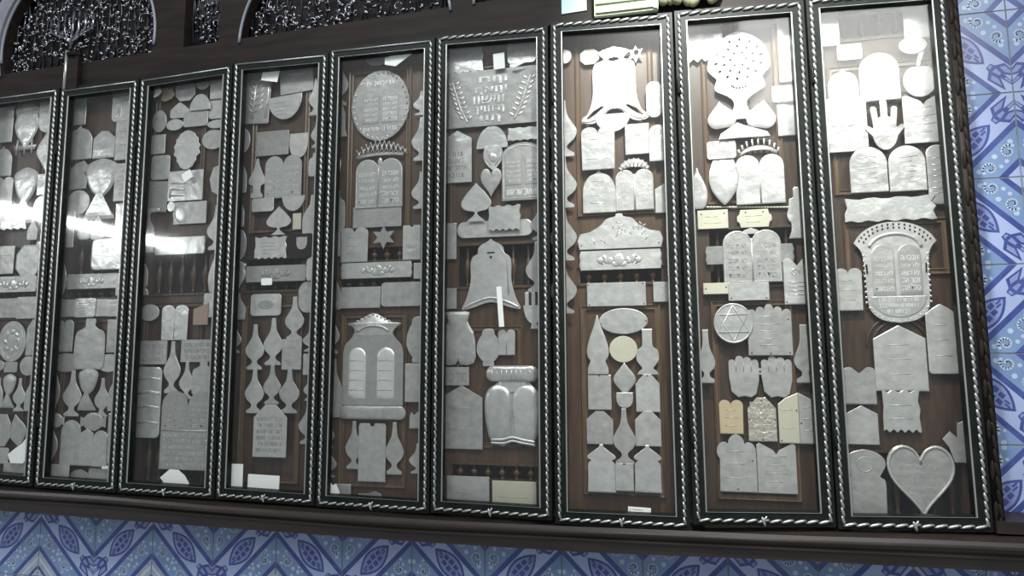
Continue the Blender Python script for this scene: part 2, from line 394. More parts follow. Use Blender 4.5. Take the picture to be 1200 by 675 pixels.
# ------------------------------------------------------------------ reliefs
LETTERS = [((.5, 0, .5, 1),), ((.85, 0, .85, 1), (.1, 1, .85, 1)), ((.85, 0, .85, 1), (.15, 0, .15, 1), (.15, 1, .85, 1)),
           ((.15, 1, .85, 1), (.85, .1, .85, 1), (.1, 0, .9, 0)), ((.15, 0, .85, 1), (.8, 0, .8, .5), (.2, .5, .2, 1)),
           ((.2, 1, .2, .0), (.2, 0, .8, .1), (.8, 0, .8, 1), (.5, .3, .5, 1)), ((.7, .2, .7, 1), (.4, 1, .7, 1)), ((.15, .1, .5, 0), (.5, 0, .85, 1), (.15, .1, .15, 1))]
def scribble(mb, x0, x1, z0, z1, rows, yf, seed=0, hgt=.0005, fill=.62):
    """rows of small raised square letter strokes"""
    r = random.Random(seed); rh = (z1 - z0) / rows
    for i in range(rows):
        zb = z1 - rh * (i + .5) - rh * fill / 2; lh = rh * fill; lw = lh * .72; st = lh * .13
        x = x0 + r.random() * lw * .4
        while x + lw < x1:
            if r.random() < .12: x += lw * .5; continue
            for (ax, az, bx, bz) in r.choice(LETTERS):
                ax, bx = x + ax * lw * .9, x + bx * lw * .9; az, bz = zb + az * lh, zb + bz * lh
                d = math.hypot(bx - ax, bz - az); ux, uz = (bx - ax) / d, (bz - az) / d; nx, nz = -uz * st, ux * st
                q = [(ax - nx, az - nz), (bx - nx, bz - nz), (bx + nx, bz + nz), (ax + nx, az + nz)]
                v = [(p[0], yf, p[1]) for p in q] + [(p[0] * .88 + (ax + bx) * .06, yf - hgt, p[1] * .88 + (az + bz) * .06) for p in q]
                mb.add(v, [(4, 5, 6, 7), (0, 1, 5, 4), (1, 2, 6, 5), (2, 3, 7, 6), (3, 0, 4, 7)])
            x += lw
_tc = {}
def hebrew(mb, s, x0, x1, z0, z1, yf, hgt=.0006):
    """a line of raised Hebrew letters fitted in a box"""
    if s not in _tc:
        c = bpy.data.curves.new('t', 'FONT'); c.body = s[::-1]; c.resolution_u = 2; c.offset = .018
        o = bpy.data.objects.new('t', c); COL.objects.link(o)
        dg = bpy.context.evaluated_depsgraph_get(); ev = o.evaluated_get(dg); m = ev.to_mesh()
        _tc[s] = ([tuple(v.co)[:2] for v in m.vertices], [tuple(p.vertices) for p in m.polygons])
        ev.to_mesh_clear(); bpy.data.objects.remove(o); bpy.data.curves.remove(c)
    V, Fc = _tc[s]
    if not V: return
    lx = min(v[0] for v in V); hx = max(v[0] for v in V); lz = min(v[1] for v in V); hz = max(v[1] for v in V)
    f = lambda v: (x0 + (v[0] - lx) / (hx - lx) * (x1 - x0), z0 + (v[1] - lz) / (hz - lz) * (z1 - z0))
    P = [f(v) for v in V]; n = len(P)
    cnt = {}
    fs = []
    for t in Fc:
        a, b, c = P[t[0]], P[t[1]], P[t[2]]
        if (b[0] - a[0]) * (c[1] - a[1]) - (c[0] - a[0]) * (b[1] - a[1]) < 0: t = t[::-1]
        fs.append(t)
        for i in range(len(t)): cnt[(t[i], t[(i + 1) % len(t)])] = 1
    sides = [(a, b) for (a, b) in cnt if (b, a) not in cnt]
    mb.add([(x, yf - hgt, z) for x, z in P] + [(x, yf, z) for x, z in P], fs + [(a + n, b + n, b, a) for a, b in sides])
def ridge(mb, pts, r, yf, closed=True, squash=.6):
    mb.tube([(x, yf, z) for x, z in pts], r, closed, 6, squash)
def inset(pts, k, cx=0, cz=0): return [(cx + (x - cx) * k, cz + (z - cz) * k) for x, z in pts]
def shift(pts, dx, dz): return [(x + dx, z + dz) for x, z in pts]

# ------------------------------------------------------------------ where each cabinet stands
def rel(mb, o):
    l = o.location
    mb.v = [(x - l.x, y - l.y, z - l.z) for x, y, z in mb.v]
    return mb
PX = {2: ((71.5, 103), (163.5, 91), (136, 578), (40, 571.5)), 3: ((164.5, 91), (272.8, 74.7), (250.8, 585.5), (137.2, 578)),
      4: ((273.8, 71.8), (385.5, 60.5), (368.5, 593.2), (252, 585)), 5: ((386.3, 56.5), (510, 43), (503, 602.5), (369.5, 594)),
      6: ((511, 41.5), (642, 29.3), (647.5, 610.7), (504, 601.3)), 7: ((644.5, 25.8), (788, 13.8), (809, 622), (650.5, 614)),
      8: ((789.5, 12.5), (942, -1), (980.5, 618.7), (812.5, 615)), 9: ((943.5, -2.5), (1108, -17), (1165.5, 624.7), (982, 620.7))}
Q = {k: [at(x, y, 0) for x, y in v] for k, v in PX.items()}
tr = at(70, 102, 0); br = at(37.5, 570.5, 0); a0 = at(0, 111.3, 0); b0 = at(0, 567.3, 0)
ext = lambda p, q, X: (X, q[1] + (p[1] - q[1]) * (X - q[0]) / (p[0] - q[0]))
Q[1] = [ext(a0, tr, tr[0] - .33), tr, br, ext(b0, br, br[0] - .33)]
PHR = {1: 'leftmost case', 2: 'second case from left', 3: 'third case from left', 4: 'fourth case from left', 5: 'middle case',
       6: 'fourth case from right', 7: 'third case from right', 8: 'second case from right', 9: 'rightmost case'}
GAL = {1: [(-60, 318, 42, 328), (-60, 342, 42, 350)], 2: [(82, 280, 138, 322), (80, 338, 137, 349)], 3: [(163, 297, 245, 344), (153, 508, 240, 566)],
       4: [(290, 303, 353, 311), (288, 331, 353, 340)], 5: [(400, 290, 490, 305), (398, 326, 490, 337)], 6: [(538, 287, 628, 335), (530, 545, 630, 562)],
       7: [(680, 313, 775, 331)], 8: [(832, 268, 934, 334)], 9: [(982, -2, 1060, 44), (1000, 531, 1140, 607)]}
PAN = {1: [(-60, 130, 46, 300), (-70, 372, 30, 555)], 2: [(84, 118, 141, 268), (64, 374, 135, 562)], 3: [(180, 98, 241, 245), (160, 356, 236, 500)],
       4: [(297, 92, 362, 272), (283, 356, 352, 565)], 5: [(409, 82, 481, 268), (400, 368, 476, 570)], 6: [(529, 76, 628, 268), (537, 383, 612, 524)],
       7: [(676, 49, 766, 252), (683, 358, 776, 580)], 8: [(824, 32, 914, 238), (838, 353, 932, 585)], 9: [(974, 75, 1104, 226), (990, 258, 1112, 322)]}
WARM = {5, 6, 7}
YB = .056                                            # front of the wooden back boards
def offs(q, d): return [(q[0][0] + d, q[0][1] - d), (q[1][0] - d, q[1][1] - d), (q[2][0] - d, q[2][1] + d), (q[3][0] + d, q[3][1] + d)]
BALU = [(0, .55), (.06, .55), (.1, .3), (.2, .5), (.35, .9), (.5, 1), (.62, .7), (.72, .32), (.8, .45), (.86, .3), (.92, .55), (1, .55)]
CAB = {}
def edge_beads(mb, p, q, yc, pitch, ln, r):
    d = math.hypot(q[0] - p[0], q[1] - p[1]); n = int(d / pitch); an = math.atan2(q[1] - p[1], q[0] - p[0])
    for i in range(n):
        t = (i + .5) / n
        mb.blob((p[0] + (q[0] - p[0]) * t, yc, p[1] + (q[1] - p[1]) * t), ln / 2, r, r, an + .24, 7, 6)
def cabinet(k):
    q = Q[k]
    cx = (q[2][0] + q[3][0]) / 2; cz = (q[2][1] + q[3][1]) / 2
    t = empty('display_cabinet', (cx, .05, cz))
    extra = {1: 'cut off by the picture edge', 2: 'crowded with grey plaques', 3: 'white paper at its foot', 4: 'two white cards at its foot', 5: 'with great crested tablets',
             6: 'with a big Hebrew banner', 7: 'with a tiny white label', 8: 'with a round openwork medallion', 9: 'holding a big heart'}[k]
    tag(t, 'tall glazed cabinet, %s, %s' % (PHR[k].replace(' case', '').replace('middle', 'the middle one'), extra), 'cabinet', 'glazed plaque cabinets in a row')
    o = MB(); q2 = offs(q, .0012); o.plate(q2, .022, 0, [offs(q, .034)]); rel(o, t).build('frame', 'frame', t)
    rp = offs(q, .0125); o = MB()
    for i in range(4):
        a, b = rp[i], rp[(i + 1) % 4]
        if i % 2: edge_beads(o, a, b, -.002, .0185, .0255, .0038)
        elif i == 0 and k < 6: o.tube([(a[0], -.001, a[1]), (b[0], -.001, b[1])], .0028, False, 6)
        else: edge_beads(o, a, b, -.002, .025, .034, .0039 if i == 2 or k > 5 else .0029)
    ob = rel(o, t).build('rope_trim', 'rope', t, True); ob['label'] = 'twisted silver rope trim'
    o = MB(); bd = offs(q, .032); o.tube([(x, 0, z) for x, z in bd], .0021, True, 6); rel(o, t).build('fillet', 'bead', t, False)
    o = MB(); g = offs(q, .031); o.plate(g, .0125, .0095); rel(o, t).build('glass_pane', 'glass', t)
    # back boards with gallery openings
    xl = max(q[0][0], q[3][0]) + .006; xr = min(q[1][0], q[2][0]) - .006
    zt = min(q[0][1], q[1][1]) - .006; zb = max(q[2][1], q[3][1]) + .006
    gs = []
    for (x0, y0, x1, y1) in GAL[k]:
        A = at(x0, (y0 + y1) / 2, YB); B = at(x1, (y0 + y1) / 2, YB); m = (x0 + x1) / 2
        gs.append((max(A[0], xl + .02), min(B[0], xr - .02), at(m, y1, YB)[1], min(at(m, y0, YB)[1], zt - .015)))
    gs.sort(key=lambda g: g[2])
    o = MB(); z = zb
    for (gx0, gx1, gz0, gz1) in gs:
        o.box(xl, xr, YB, YB + .016, z, gz0); o.box(xl, gx0, YB, YB + .016, gz0, gz1); o.box(gx1, xr, YB, YB + .016, gz0, gz1); z = gz1
    o.box(xl, xr, YB, YB + .016, z, zt)
    rel(o, t).build('back_board', 'wood_warm' if k in WARM else 'wood', t)
    o = MB(); o.box(xl, xr, .085, .089, zb, zt)
    rel(o, t).build('shade_board', 'void', t)
    for (gx0, gx1, gz0, gz1) in gs:
        n = max(3, round((gx1 - gx0) / .041)); h = gz1 - gz0
        r = min(.0105, (gx1 - gx0) / n * .3)
        o = MB(); o.lathe([(a * h, b * r) for a, b in BALU], (0, 0, 0), 10)
        for i in range(n):
            if i == 0: b = o.build('baluster', 'wood_warm' if k in WARM else 'wood', t, True)
            else:
                b = b.copy(); COL.objects.link(b); b.parent = t
            b.location = (gx0 + (i + .5) * (gx1 - gx0) / n - t.location.x, YB + .012 - t.location.y, gz0 - t.location.z)
        for z0 in (gz1, gz0 - .007):
            o = MB(); o.box(gx0 - .008, gx1 + .008, YB - .005, YB - .0005, z0, z0 + .007)
            rel(o, t).build('gallery_rail', 'wood_warm' if k in WARM else 'wood', t)
    for (x0, y0, x1, y1) in PAN[k]:
        m = (x0 + x1) / 2; c = (y0 + y1) / 2
        A = at(x0, c, YB)[0]; B = at(x1, c, YB)[0]; T = min(at(m, y0, YB)[1], zt - .02); D = max(at(m, y1, YB)[1], zb + .01)
        A = max(A, xl + .01); B = min(B, xr - .01)
        o = MB()
        for d, r in ((0, .0034), (.011, .0026)):
            o.tube([(A + d, YB - .002, D + d), (B - d, YB - .002, D + d), (B - d, YB - .002, T - d), (A + d, YB - .002, T - d)], r, True, 8, 1.6)
        o.plate([(A, D), (B, D), (B, T), (A, T)], YB, YB - .003, [[(A + .011, D + .011), (B - .011, D + .011), (B - .011, T - .011), (A + .011, T - .011)]])
        rel(o, t).build('panel_moulding', 'wood_edge_lit' if k > 3 else 'wood_warm', t)
    if k == 9:
        o = MB()
        c = at(1055, 405, YB)
        for rr in (.062, .075): o.tube([(x, YB - .002, z) for x, z in arc(c[0], c[1], rr, rr, 0, 180, 20)], .003, False, 8)
        rel(o, t).build('arch_moulding', 'wood', t)
    for f in (.16, .84):
        o = MB(); x = q[0][0] + (q[3][0] - q[0][0]) * f + .006; z = q[0][1] + (q[3][1] - q[0][1]) * f
        o.lathe([(-.022, .003), (-.018, .0042), (.018, .0042), (.022, .003)], (x, -.0045, z), 8); rel(o, t).build('hinge', 'frame', t, True)
    o = MB(); x = (q[2][0] + q[3][0]) / 2; z = cz + .0125
    o.blob((x, -.007, z), .004, .003, .012, .3); o.blob((x + .003, -.007, z + .006), .003, .003, .009, -.6); rel(o, t).build('latch', 'bead', t, True)
    CAB[k] = t
for k in Q: cabinet(k)

# ------------------------------------------------------------------ ledge under the cabinets, side trim, header
def profile_strip(mb, rows, mi=0):
    """rows: polylines (equal length) of 3D points from top to bottom, joined into a moulding"""
    n = len(rows[0]); o = len(mb.v)
    for r in rows: mb.v += r
    for i in range(len(rows) - 1):
        for j in range(n - 1):
            a = o + i * n + j
            mb.f.append((a, a + n, a + n + 1, a + 1)); mb.mi.append(mi)
def line_px(P, Y, x0=-.5, x1=3.7):
    w = [at(x, y, Y) for x, y in P]
    xs = [x0 + (x1 - x0) * i / 60 for i in range(61)]
    out = []
    for X in xs:
        for i in range(len(w) - 1):
            if X <= w[i + 1][0] or i == len(w) - 2:
                a, b = w[i], w[i + 1]; s = (b[1] - a[1]) / (b[0] - a[0])
                out.append((X, a[1] + s * (X - a[0]))); break
    return out
L1 = line_px([(0, 580), (120, 587.3), (240, 598), (400, 609.3), (520, 616.7), (650, 623), (790, 628.5), (930, 635), (1090, 640), (1200, 645)], -.034)
L2 = line_px([(0, 586), (120, 593.5), (240, 604), (400, 617), (490, 623.5), (650, 631), (790, 638), (930, 644), (1200, 656)], -.030)
L3 = line_px([(0, 598.5), (120, 608), (240, 617), (460, 633), (680, 647), (900, 655.5), (1200, 671)], -.022)
LT = line_px([(37, 573), (137, 580.5), (251, 587.5), (369, 596), (504, 604.5), (650, 616), (811, 624.5), (981, 623), (1165, 627)], 0)
xs = [p[0] for p in L1]
pt = lambda L, Y, dz=0: [(X, Y, Z + dz) for X, Z in L]
o = MB()
profile_strip(o, [pt(LT, .09, -.001), pt(LT, -.004, -.001), pt(L1, -.026, .012), pt(L1, -.030, .004), pt(L1, -.034, .0015), pt(L1, -.0345, -.002), pt(L1, -.031, -.005), pt(L2, -.024, .004), pt(L2, -.030, .0015), pt(L2, -.030, -.0015), pt(L2, -.024, -.003),
                  pt(L3, -.022, 0), pt(L3, .089, 0)])
ob = struct(o.build('trim_1', 'wood_ledge')); ob['label'] = 'dark wooden ledge moulding under the cabinets'
# block of the ledge that runs on past the last cabinet
e0 = at(1168, 625, -.004)
o = MB(); o.box(e0[0], 3.7, -.006, .089, LT[-8][1] - .002, at(1168, 611, -.006)[1])
struct(o.build('trim_2', 'wood_ledge'))
# carved wooden edge to the right of the last cabinet
q = Q[9]
o = MB(); P0 = (q[1][0] + .0015, q[1][1] + .03); P1 = (q[2][0] + .0015, q[2][1])
w = .024
o.plate([P1, (P1[0] + w, P1[1]), (P0[0] + w, P0[1]), P0], .09, .004)
rr = random.Random(3)
for i in range(44):
    t = (i + .5) / 44
    x = P0[0] + (P1[0] - P0[0]) * t; z = P0[1] + (P1[1] - P0[1]) * t
    o.blob((x + .017, .004, z), .0055, .005, .02, .12, 8, 6)
    if i % 3 == 0: o.blob((x + .007, .003, z), .005, .005, .024, -.06, 8, 6)
struct(o.build('trim_3', 'wood_dark', None, True))

# header with its arched openings
YH = .014
ztop = BASE + 2.05
bl = [at(x, y, YH) for x, y in ((0, 88), (183, 57), (255, 49), (295, 38.5), (515, 8), (560, 3))]
zl = lambda X: bl[0][1] + (bl[-1][1] - bl[0][1]) * (X - bl[0][0]) / (bl[-1][0] - bl[0][0])
def seg_arch(c, R, n=40):
    """part of a circle above the sill line"""
    pts = []
    for i in range(n * 2):
        an = 2 * pi * i / (n * 2)
        x, z = c[0] + R * cos(an), c[1] + R * sin(an)
        pts.append((x, max(z, zl(x))))
    out = []
    for p in pts:
        if not out or math.hypot(p[0] - out[-1][0], p[1] - out[-1][1]) > 1e-4: out.append(p)
    return out
c1 = at(90, 50, YH); R1 = at(181, 42, YH)[0] - c1[0]
c2 = at(400, 40, YH); R2 = c2[0] - at(282.5, 45, YH)[0]
c3 = (at(557, 4, YH)[0] + R2, zl(1.9) - .0)
bottom = []
for k in range(1, 10):
    bottom += [(Q[k][0][0] + .001, Q[k][0][1] + .004), (Q[k][1][0] - .001, Q[k][1][1] + .004)]
A1, A2, A3 = seg_arch(c1, R1), seg_arch(c2, R2), seg_arch(c3, R2)
nb0 = at(215, 53, YH); nb1 = at(256, 48, YH)
NB = [(nb0[0], zl(nb0[0])), (nb1[0], zl(nb1[0])), (nb1[0], ztop - .25), (nb0[0], ztop - .25)]
x_l = Q[1][0][0] - .25
o = MB()
o.plate([(x_l, bottom[0][1] - .0)] + bottom + [(bottom[-1][0], ztop), (x_l, ztop)], .045, YH, [A1, NB, A2, A3])
ob = struct(o.build('trim_4', 'wood_dark')); ob['label'] = 'dark brown wooden header above the cabinets'
rl = random.Random(11)
def foliage(o, shape, c, R, n, x0, x1, z0, z1, inside):
    for i in range(n):
        for _ in range(50):
            x = rl.uniform(x0, x1); z = rl.uniform(z0, z1)
            if inside(x, z): break
        else: continue
        L = rl.uniform(.005, .012)
        o.blob((x, .040 - rl.random() * .008, z), L, .006, L * rl.uniform(.3, .55), rl.uniform(0, pi), 6, 4)
    for i in range(n // 9):
        for _ in range(50):
            x = rl.uniform(x0, x1); z = rl.uniform(z0, z1)
            if inside(x, z): break
        else: continue
        R0 = rl.uniform(.010, .022); a0 = rl.uniform(0, 6.28); sg = rl.choice((-1, 1))
        o.tube([(x + R0 * (1 - i / 14) * cos(a0 + sg * i * .45), .040, z + R0 * (1 - i / 14) * sin(a0 + sg * i * .45)) for i in range(11)], .0026, False, 5, 1.2, lambda t: 1 - .5 * t)
def screen(A, c, R, n, desc, ring=True, tree=False):
    t = empty('carved_screen', (sum(p[0] for p in A) / len(A), .05, min(p[1] for p in A)))
    tag(t, desc, 'carved screen', 'carved openwork screens above the cabinets')
    x0 = min(p[0] for p in A); x1 = max(p[0] for p in A); z0 = min(p[1] for p in A); z1 = max(p[1] for p in A)
    o = MB(); o.box(x0 - .01, x1 + .01, .070, .074, z0 - .02, z1 + .01); rel(o, t).build('backing', 'void', t)
    ins = (lambda x, z: math.hypot(x - c[0], z - c[1]) < R - .012 and z > zl(x) + .008) if c else (lambda x, z: x0 + .01 < x < x1 - .01 and z > zl(x) + .008)
    o = MB(); foliage(o, A, c, R, n, x0, x1, z0, z1, ins)
    o2 = MB()
    for i in range(24):                                    # lattice bars that carry the leaves
        x = x0 + (x1 - x0) * (i + .5) / 24
        o2.tube([(x, .048, z0 - .005), (x + .03 * sin(i * 2.1), .048, (z0 + z1) / 2), (x, .048, z1)], .004, False, 5)
    rel(o2, t).build('lattice', 'lacquer', t, True)
    rel(o, t).build('carved_foliage', 'carving_glints', t, True)
    if ring:
        o = MB(); pts = [(x, YH - .003, z) for x, z in arc(c[0], c[1], R + .004, R + .004, -8, 188, 60) if z > zl(x) - .02]
        o.tube(pts, .0045, False, 8); rel(o, t).build('arch_bead', 'mould_sheen', t, True)
    if tree:
        o = MB(); tx, tz = at(85, 48, .035); k = .9
        o.tube([(tx, .032, tz - .03), (tx + .004, .032, tz + .12)], .006, False, 6)
        for s in (-1, 1):
            for j, (dx, h) in enumerate(((.028, .11), (.055, .10), (.085, .085))):
                o.tube([(tx, .032, tz - .02 + j * .01), (tx + s * dx * .6, .030, tz + .008 + j * .006), (tx + s * dx, .030, tz + .035), (tx + s * dx * 1.05, .030, tz + h)], .0048, False, 6)
        ob = rel(o, t).build('branching_candelabrum', 'carving_glints', t, True)
        o = MB(); R3 = R + .018
        o.plate(arc(c[0], c[1], R + .012, R + .012, 100, 196, 30) + arc(c[0], c[1], R + .062, R + .062, 196, 100, 30), YH - .001, YH - .012)  # grey arc shaped after light reflected off the arch moulding
        rel(o, t).build('arch_sheen', 'mould_sheen', t, False)
screen(A1, c1, R1, 520, 'arched dark carved screen with a branching candelabrum shape, over the leftmost cabinets', True, True)
screen(NB, None, 0, 70, 'narrow upright carved screen strip between the two big arches', False)
screen(A2, c2, R2, 420, 'wide arched carved screen with glinting leaves over the fourth and middle cabinets')
screen(A3, c3, R2, 240, 'carved screen just peeping in at the top, right of the wide arch')

# small post standing at the foot of the left arch
px = at(84, 105, .0); pz = at(84, 58, .0)
t = empty('turned_post', (px[0], 0, px[1] + .002))
tag(t, 'short dark wooden post with a bright edge at the foot of the left arch', 'post')
h = pz[1] - px[1]
o = MB(); o.box(-.022, .022, -.004, .0125, 0, h * .8); o.lathe([(h * .8, .02), (h * .84, .024), (h * .9, .012), (h, .004)], (0, .002, 0), 10); o.build('shaft', 'wood_dark', t)
o = MB(); o.tube([(-.026, -.004, 0), (-.025, -.004, h * .95)], .005, False, 8); ob = o.build('edge_glint', 'bead', t, True); ob['label'] = 'bright edge highlight shaped as a bar'  # highlight on the post's edge built as a silver bar

# odds and ends on top of the right-hand cabinets
a = at(658, 16, .008); b = at(687, -12, .008)
o = MB(); o.plate([(0, 0), (b[0] - a[0], .003), (b[0] - a[0], .12), (0, .12)], .003, .0, bevel=.0006)
ob = o.build('wall_card', 'turq'); ob.location = (a[0], .0105, a[1]); tag(ob, 'small pale turquoise card fixed to the brown header over the third case from right', 'card')
a = at(697, 22, .0); b = at(771, 12, .0)
t = empty('slatted_grille', ((a[0] + b[0]) / 2, -.012, Q[7][1][1] + .006)); W = b[0] - a[0]
tag(t, 'pale green slatted grille standing above the third case from right', 'grille')
o = MB(); o.box(-W / 2, W / 2, 0, .02, 0, .14); o.build('panel', 'lime', t)
for i in range(5):
    o = MB(); o.box(-W / 2 + .004, W / 2 - .004, -.006, -.0005, .006 + i * .026, .02 + i * .026); o.build('slat', 'lime', t)
o = MB(); o.box(W / 2 - .012, W / 2, -.009, -.0062, 0, .14); o.build('end_strip', 'turq', t)
a = at(772, 14, .0); b = at(842, 8, .0)
t = empty('cloth_bundle', ((a[0] + b[0]) / 2, -.01, Q[8][0][1] + .008)); W = b[0] - a[0]
tag(t, 'rumpled olive cloth bundle with a cream rosette on top of the cabinets', 'cloth')
o = MB(); rb = random.Random(5)
for i in range(9): o.blob((-W / 2 + W * (i + .5) / 9, .004 + rb.uniform(-.003, .003), .03 + rb.uniform(-.004, .014)), W * .13, .016, .034, rb.uniform(-.4, .4), 10, 7)
o.build('cloth', 'olive', t, True)
o = MB(); o.blob((W * .25, -.018, .022), .011, .006, .011, 0, 10, 7); o.build('rosette', 'cream', t, True)

# ------------------------------------------------------------------ the tiled wall
TILE_M = ['grout', 't_base', 't_dark', 't_mid', 't_white', 't_leaf', 't_grey']
def clip_half(poly, a, b, c):
    out = []
    for i in range(len(poly)):
        p, q = poly[i - 1], poly[i]
        dp = a * p[0] + b * p[1] - c; dq = a * q[0] + b * q[1] - c
        if (dp <= 0) != (dq <= 0):
            t = dp / (dp - dq); out.append((p[0] + (q[0] - p[0]) * t, p[1] + (q[1] - p[1]) * t))
        if dq <= 0: out.append(q)
    return out
g = .008
SQ = [(g, g), (1 - g, g), (1 - g, 1 - g), (g, 1 - g)]
def clip_sq(poly):
    for a, b, c in ((-1, 0, -g), (1, 0, 1 - g), (0, -1, -g), (0, 1, 1 - g)):
        poly = clip_half(poly, a, b, c)
        if len(poly) < 3: return []
    return poly
def st(s, t): return ((s - t) / 2, (s + t) / 2)      # diagonal coordinates of a tile
TP = []                                              # (layer, material, polygon) of one tile
def band(a, b, mi, L): TP.append((L, mi, clip_half(clip_half(SQ, 1, 1, b), -1, -1, -a)))
for a, b, mi in ((0, .385, 6), (.385, .47, 2), (.47, .80, 3), (.80, .885, 2), (.885, 1.31, 1), (1.31, 1.40, 2), (1.40, 1.77, 3), (1.77, 1.86, 2), (1.86, 2, 1)): band(a, b, mi, 0)
for a, b in ((.26, .31), (.12, .17)): band(a, b, 4 if a > .2 else 2, 1)
def poly_st(P, mi, L):
    p = clip_sq([st(s, t) for s, t in P])
    if p: TP.append((L, mi, p))
def lens_st(sc, tc, hs, ht, n=9):
    f = lambda i: (hs * (1 - (2 * i / n - 1) ** 2), ht * (2 * i / n - 1))
    return [(sc + f(i)[0], tc + f(i)[1]) for i in range(n + 1)] + [(sc - f(i)[0], tc + f(i)[1]) for i in range(n - 1, 0, -1)]
poly_st(lens_st(1.10, .04, .195, .41), 2, 1); poly_st(lens_st(1.10, .04, .155, .35), 5, 2)
for i in range(-2, 3):
    for j in (-1, 1):
        k = 1 - .16 * i * i; tt = .04 + i * .125 + j * .02; ss = 1.10 + j * .06 * k
        poly_st([(ss - .043 * k, tt - .05), (ss + .043 * k, tt - .045), (ss + .043 * k, tt + .05), (ss - .043 * k, tt + .045)], 2, 3)
for tc, d in ((-.60, 1), (.66, -1)):                 # bracket motifs either side of the leaf
    f = lambda P: [(1.11 + s, tc + d * t) for s, t in P]
    O = [(-.19, .02), (-.07, .10), (-.05, .17), (.05, .17), (.07, .10), (.19, .02), (.15, -.30), (.04, -.10), (.02, -.34), (-.02, -.34), (-.04, -.10), (-.15, -.30)]
    for quad in ([0, 1, 10, 11], [1, 2, 3, 4], [4, 5, 6, 7], [1, 4, 7, 10], [7, 8, 9, 10]):
        poly_st(f([O[i] for i in quad]), 2, 1)
        cx = sum(O[i][0] for i in quad) / 4; cy = sum(O[i][1] for i in quad) / 4
        poly_st(f([(cx + (O[i][0] - cx) * .55, cy + (O[i][1] - cy) * .6) for i in quad]), 5, 2)
def ribbon(P, w, mi, L):
    for i in range(len(P) - 1):
        a, b = P[i], P[i + 1]; d = math.hypot(b[0] - a[0], b[1] - a[1]) or 1
        n = (-(b[1] - a[1]) / d * w / 2, (b[0] - a[0]) / d * w / 2); e = ((b[0] - a[0]) * .15, (b[1] - a[1]) * .15)
        p = clip_sq([(a[0] - n[0] - e[0], a[1] - n[1] - e[1]), (b[0] - n[0] + e[0], b[1] - n[1] + e[1]), (b[0] + n[0] + e[0], b[1] + n[1] + e[1]), (a[0] + n[0] - e[0], a[1] + n[1] - e[1])])
        if p: TP.append((L, mi, p))
def curl(sc, tc, r, d, fl=1):
    P = []
    for i in range(15):
        a = i * .5; rr = r * (1 - i / 18)
        P.append(st(sc + fl * rr * sin(a), tc + d * rr * cos(a)))
    ribbon(P, .034, 4, 1)
def dot(sc, tc, r): poly_st([(sc + r * cos(k * pi / 3), tc + r * sin(k * pi / 3)) for k in range(6)], 4, 1)
for tc, d in ((.30, 1), (-.30, -1)): curl(.65, tc, .12, d)
for tc in (0, .12, -.12, .56, -.56): dot(.65 + .04 * cos(tc * 40), tc, .042)
for tc in (.05, -.05, .45, -.45): dot(.76, tc, .03); dot(.54, tc * .8, .03)
for tc, d in ((.20, 1), (-.20, -1)): curl(1.585, tc, .115, d, -1)
for tc in (0, .34, -.34): dot(1.5, tc, .045)
for tc in (.06, -.06): dot(1.68, tc, .036)
for k in range(7): dot(.06 + .05 * (k % 3), -.12 + .04 * k, .018)
wall = MB()
wall.box(-.75, 4.3, .0915, .125, .70, 3.35, 0)
def tile(x0, z0, S, fx, fz):
    """A corner at the left/right (fx) and bottom/top (fz) of the tile"""
    f = lambda p: (x0 + S * (p[0] if fx else 1 - p[0]), z0 + S * (p[1] if fz else 1 - p[1]))
    rev = (fx == fz)
    for L, mi, P in TP:
        if len(P) < 3: continue
        v = [f(p) for p in P]
        A = sum(v[i - 1][0] * v[i][1] - v[i][0] * v[i - 1][1] for i in range(len(v)))
        if A < 0: v = v[::-1]
        wall.add([(x, .0900 - L * .00025, z) for x, z in v], [tuple(range(len(v)))], mi)
    e = S * g
    wall.box(x0 + e, x0 + S - e, .0902, .0916, z0 + e, z0 + S - e, 1)
S = .2135
for i in range(-3, 16):
    for j in range(-1, 1):
        tile(.275 + i * S, BASE - .291 + j * S, S, i % 2 == 0, j % 2 == 0)
S = .2178
for i in range(0, 5):
    for j in range(-4, 8):
        tile(2.924 + i * S, .8495 + BASE - .002 + (j) * S, S, i % 2 == 0, j % 2 != 0)
ob = struct(wall.build('wall_back', TILE_M)); ob['label'] = 'wall of blue and white glazed tiles laid in chevrons'

# ------------------------------------------------------------------ the plaques and papers in the cabinets
NAMES = {'heart': 'heart_plaque', 'spade': 'spade_plaque', 'vase': 'vase_plaque', 'narrow_vase': 'vase_plaque', 'bulb_lamp': 'vase_plaque', 'flask': 'vase_plaque', 'bottle': 'bottle_plaque', 'goblet': 'goblet_plaque', 'oval': 'oval_plaque',
         'house': 'pointed_plaque', 'rhouse': 'pointed_plaque', 'ogee': 'pointed_plaque', 'arch': 'arched_plaque', 'tablets': 'twin_tablet_plaque', 'twin': 'twin_tablet_plaque', 'strip': 'strip_plaque', 'wavy': 'strip_plaque',
         'hand': 'hand_plaque', 'hands': 'hands_plaque', 'drop': 'drop_plaque', 'flame': 'flame_plaque', 'star': 'star_plaque', 'urn': 'urn_plaque', 'lens': 'leaf_plaque', 'kite': 'leaf_plaque'}
GP = {1: 'plaques in the leftmost cabinet', 2: 'plaques in the second cabinet', 3: 'plaques in the third cabinet', 4: 'plaques in the fourth cabinet', 5: 'plaques in the middle cabinet',
      6: 'plaques in the sixth cabinet', 7: 'plaques in the seventh cabinet', 8: 'plaques in the eighth cabinet', 9: 'plaques in the ninth cabinet'}
cur = {}
def D(k): cur['k'] = k; cur['placed'] = []
def Z(ox, oy, s): cur['o'] = (ox, oy, s)             # origin and scale of the close-up the figures below were read from
sd = [0]
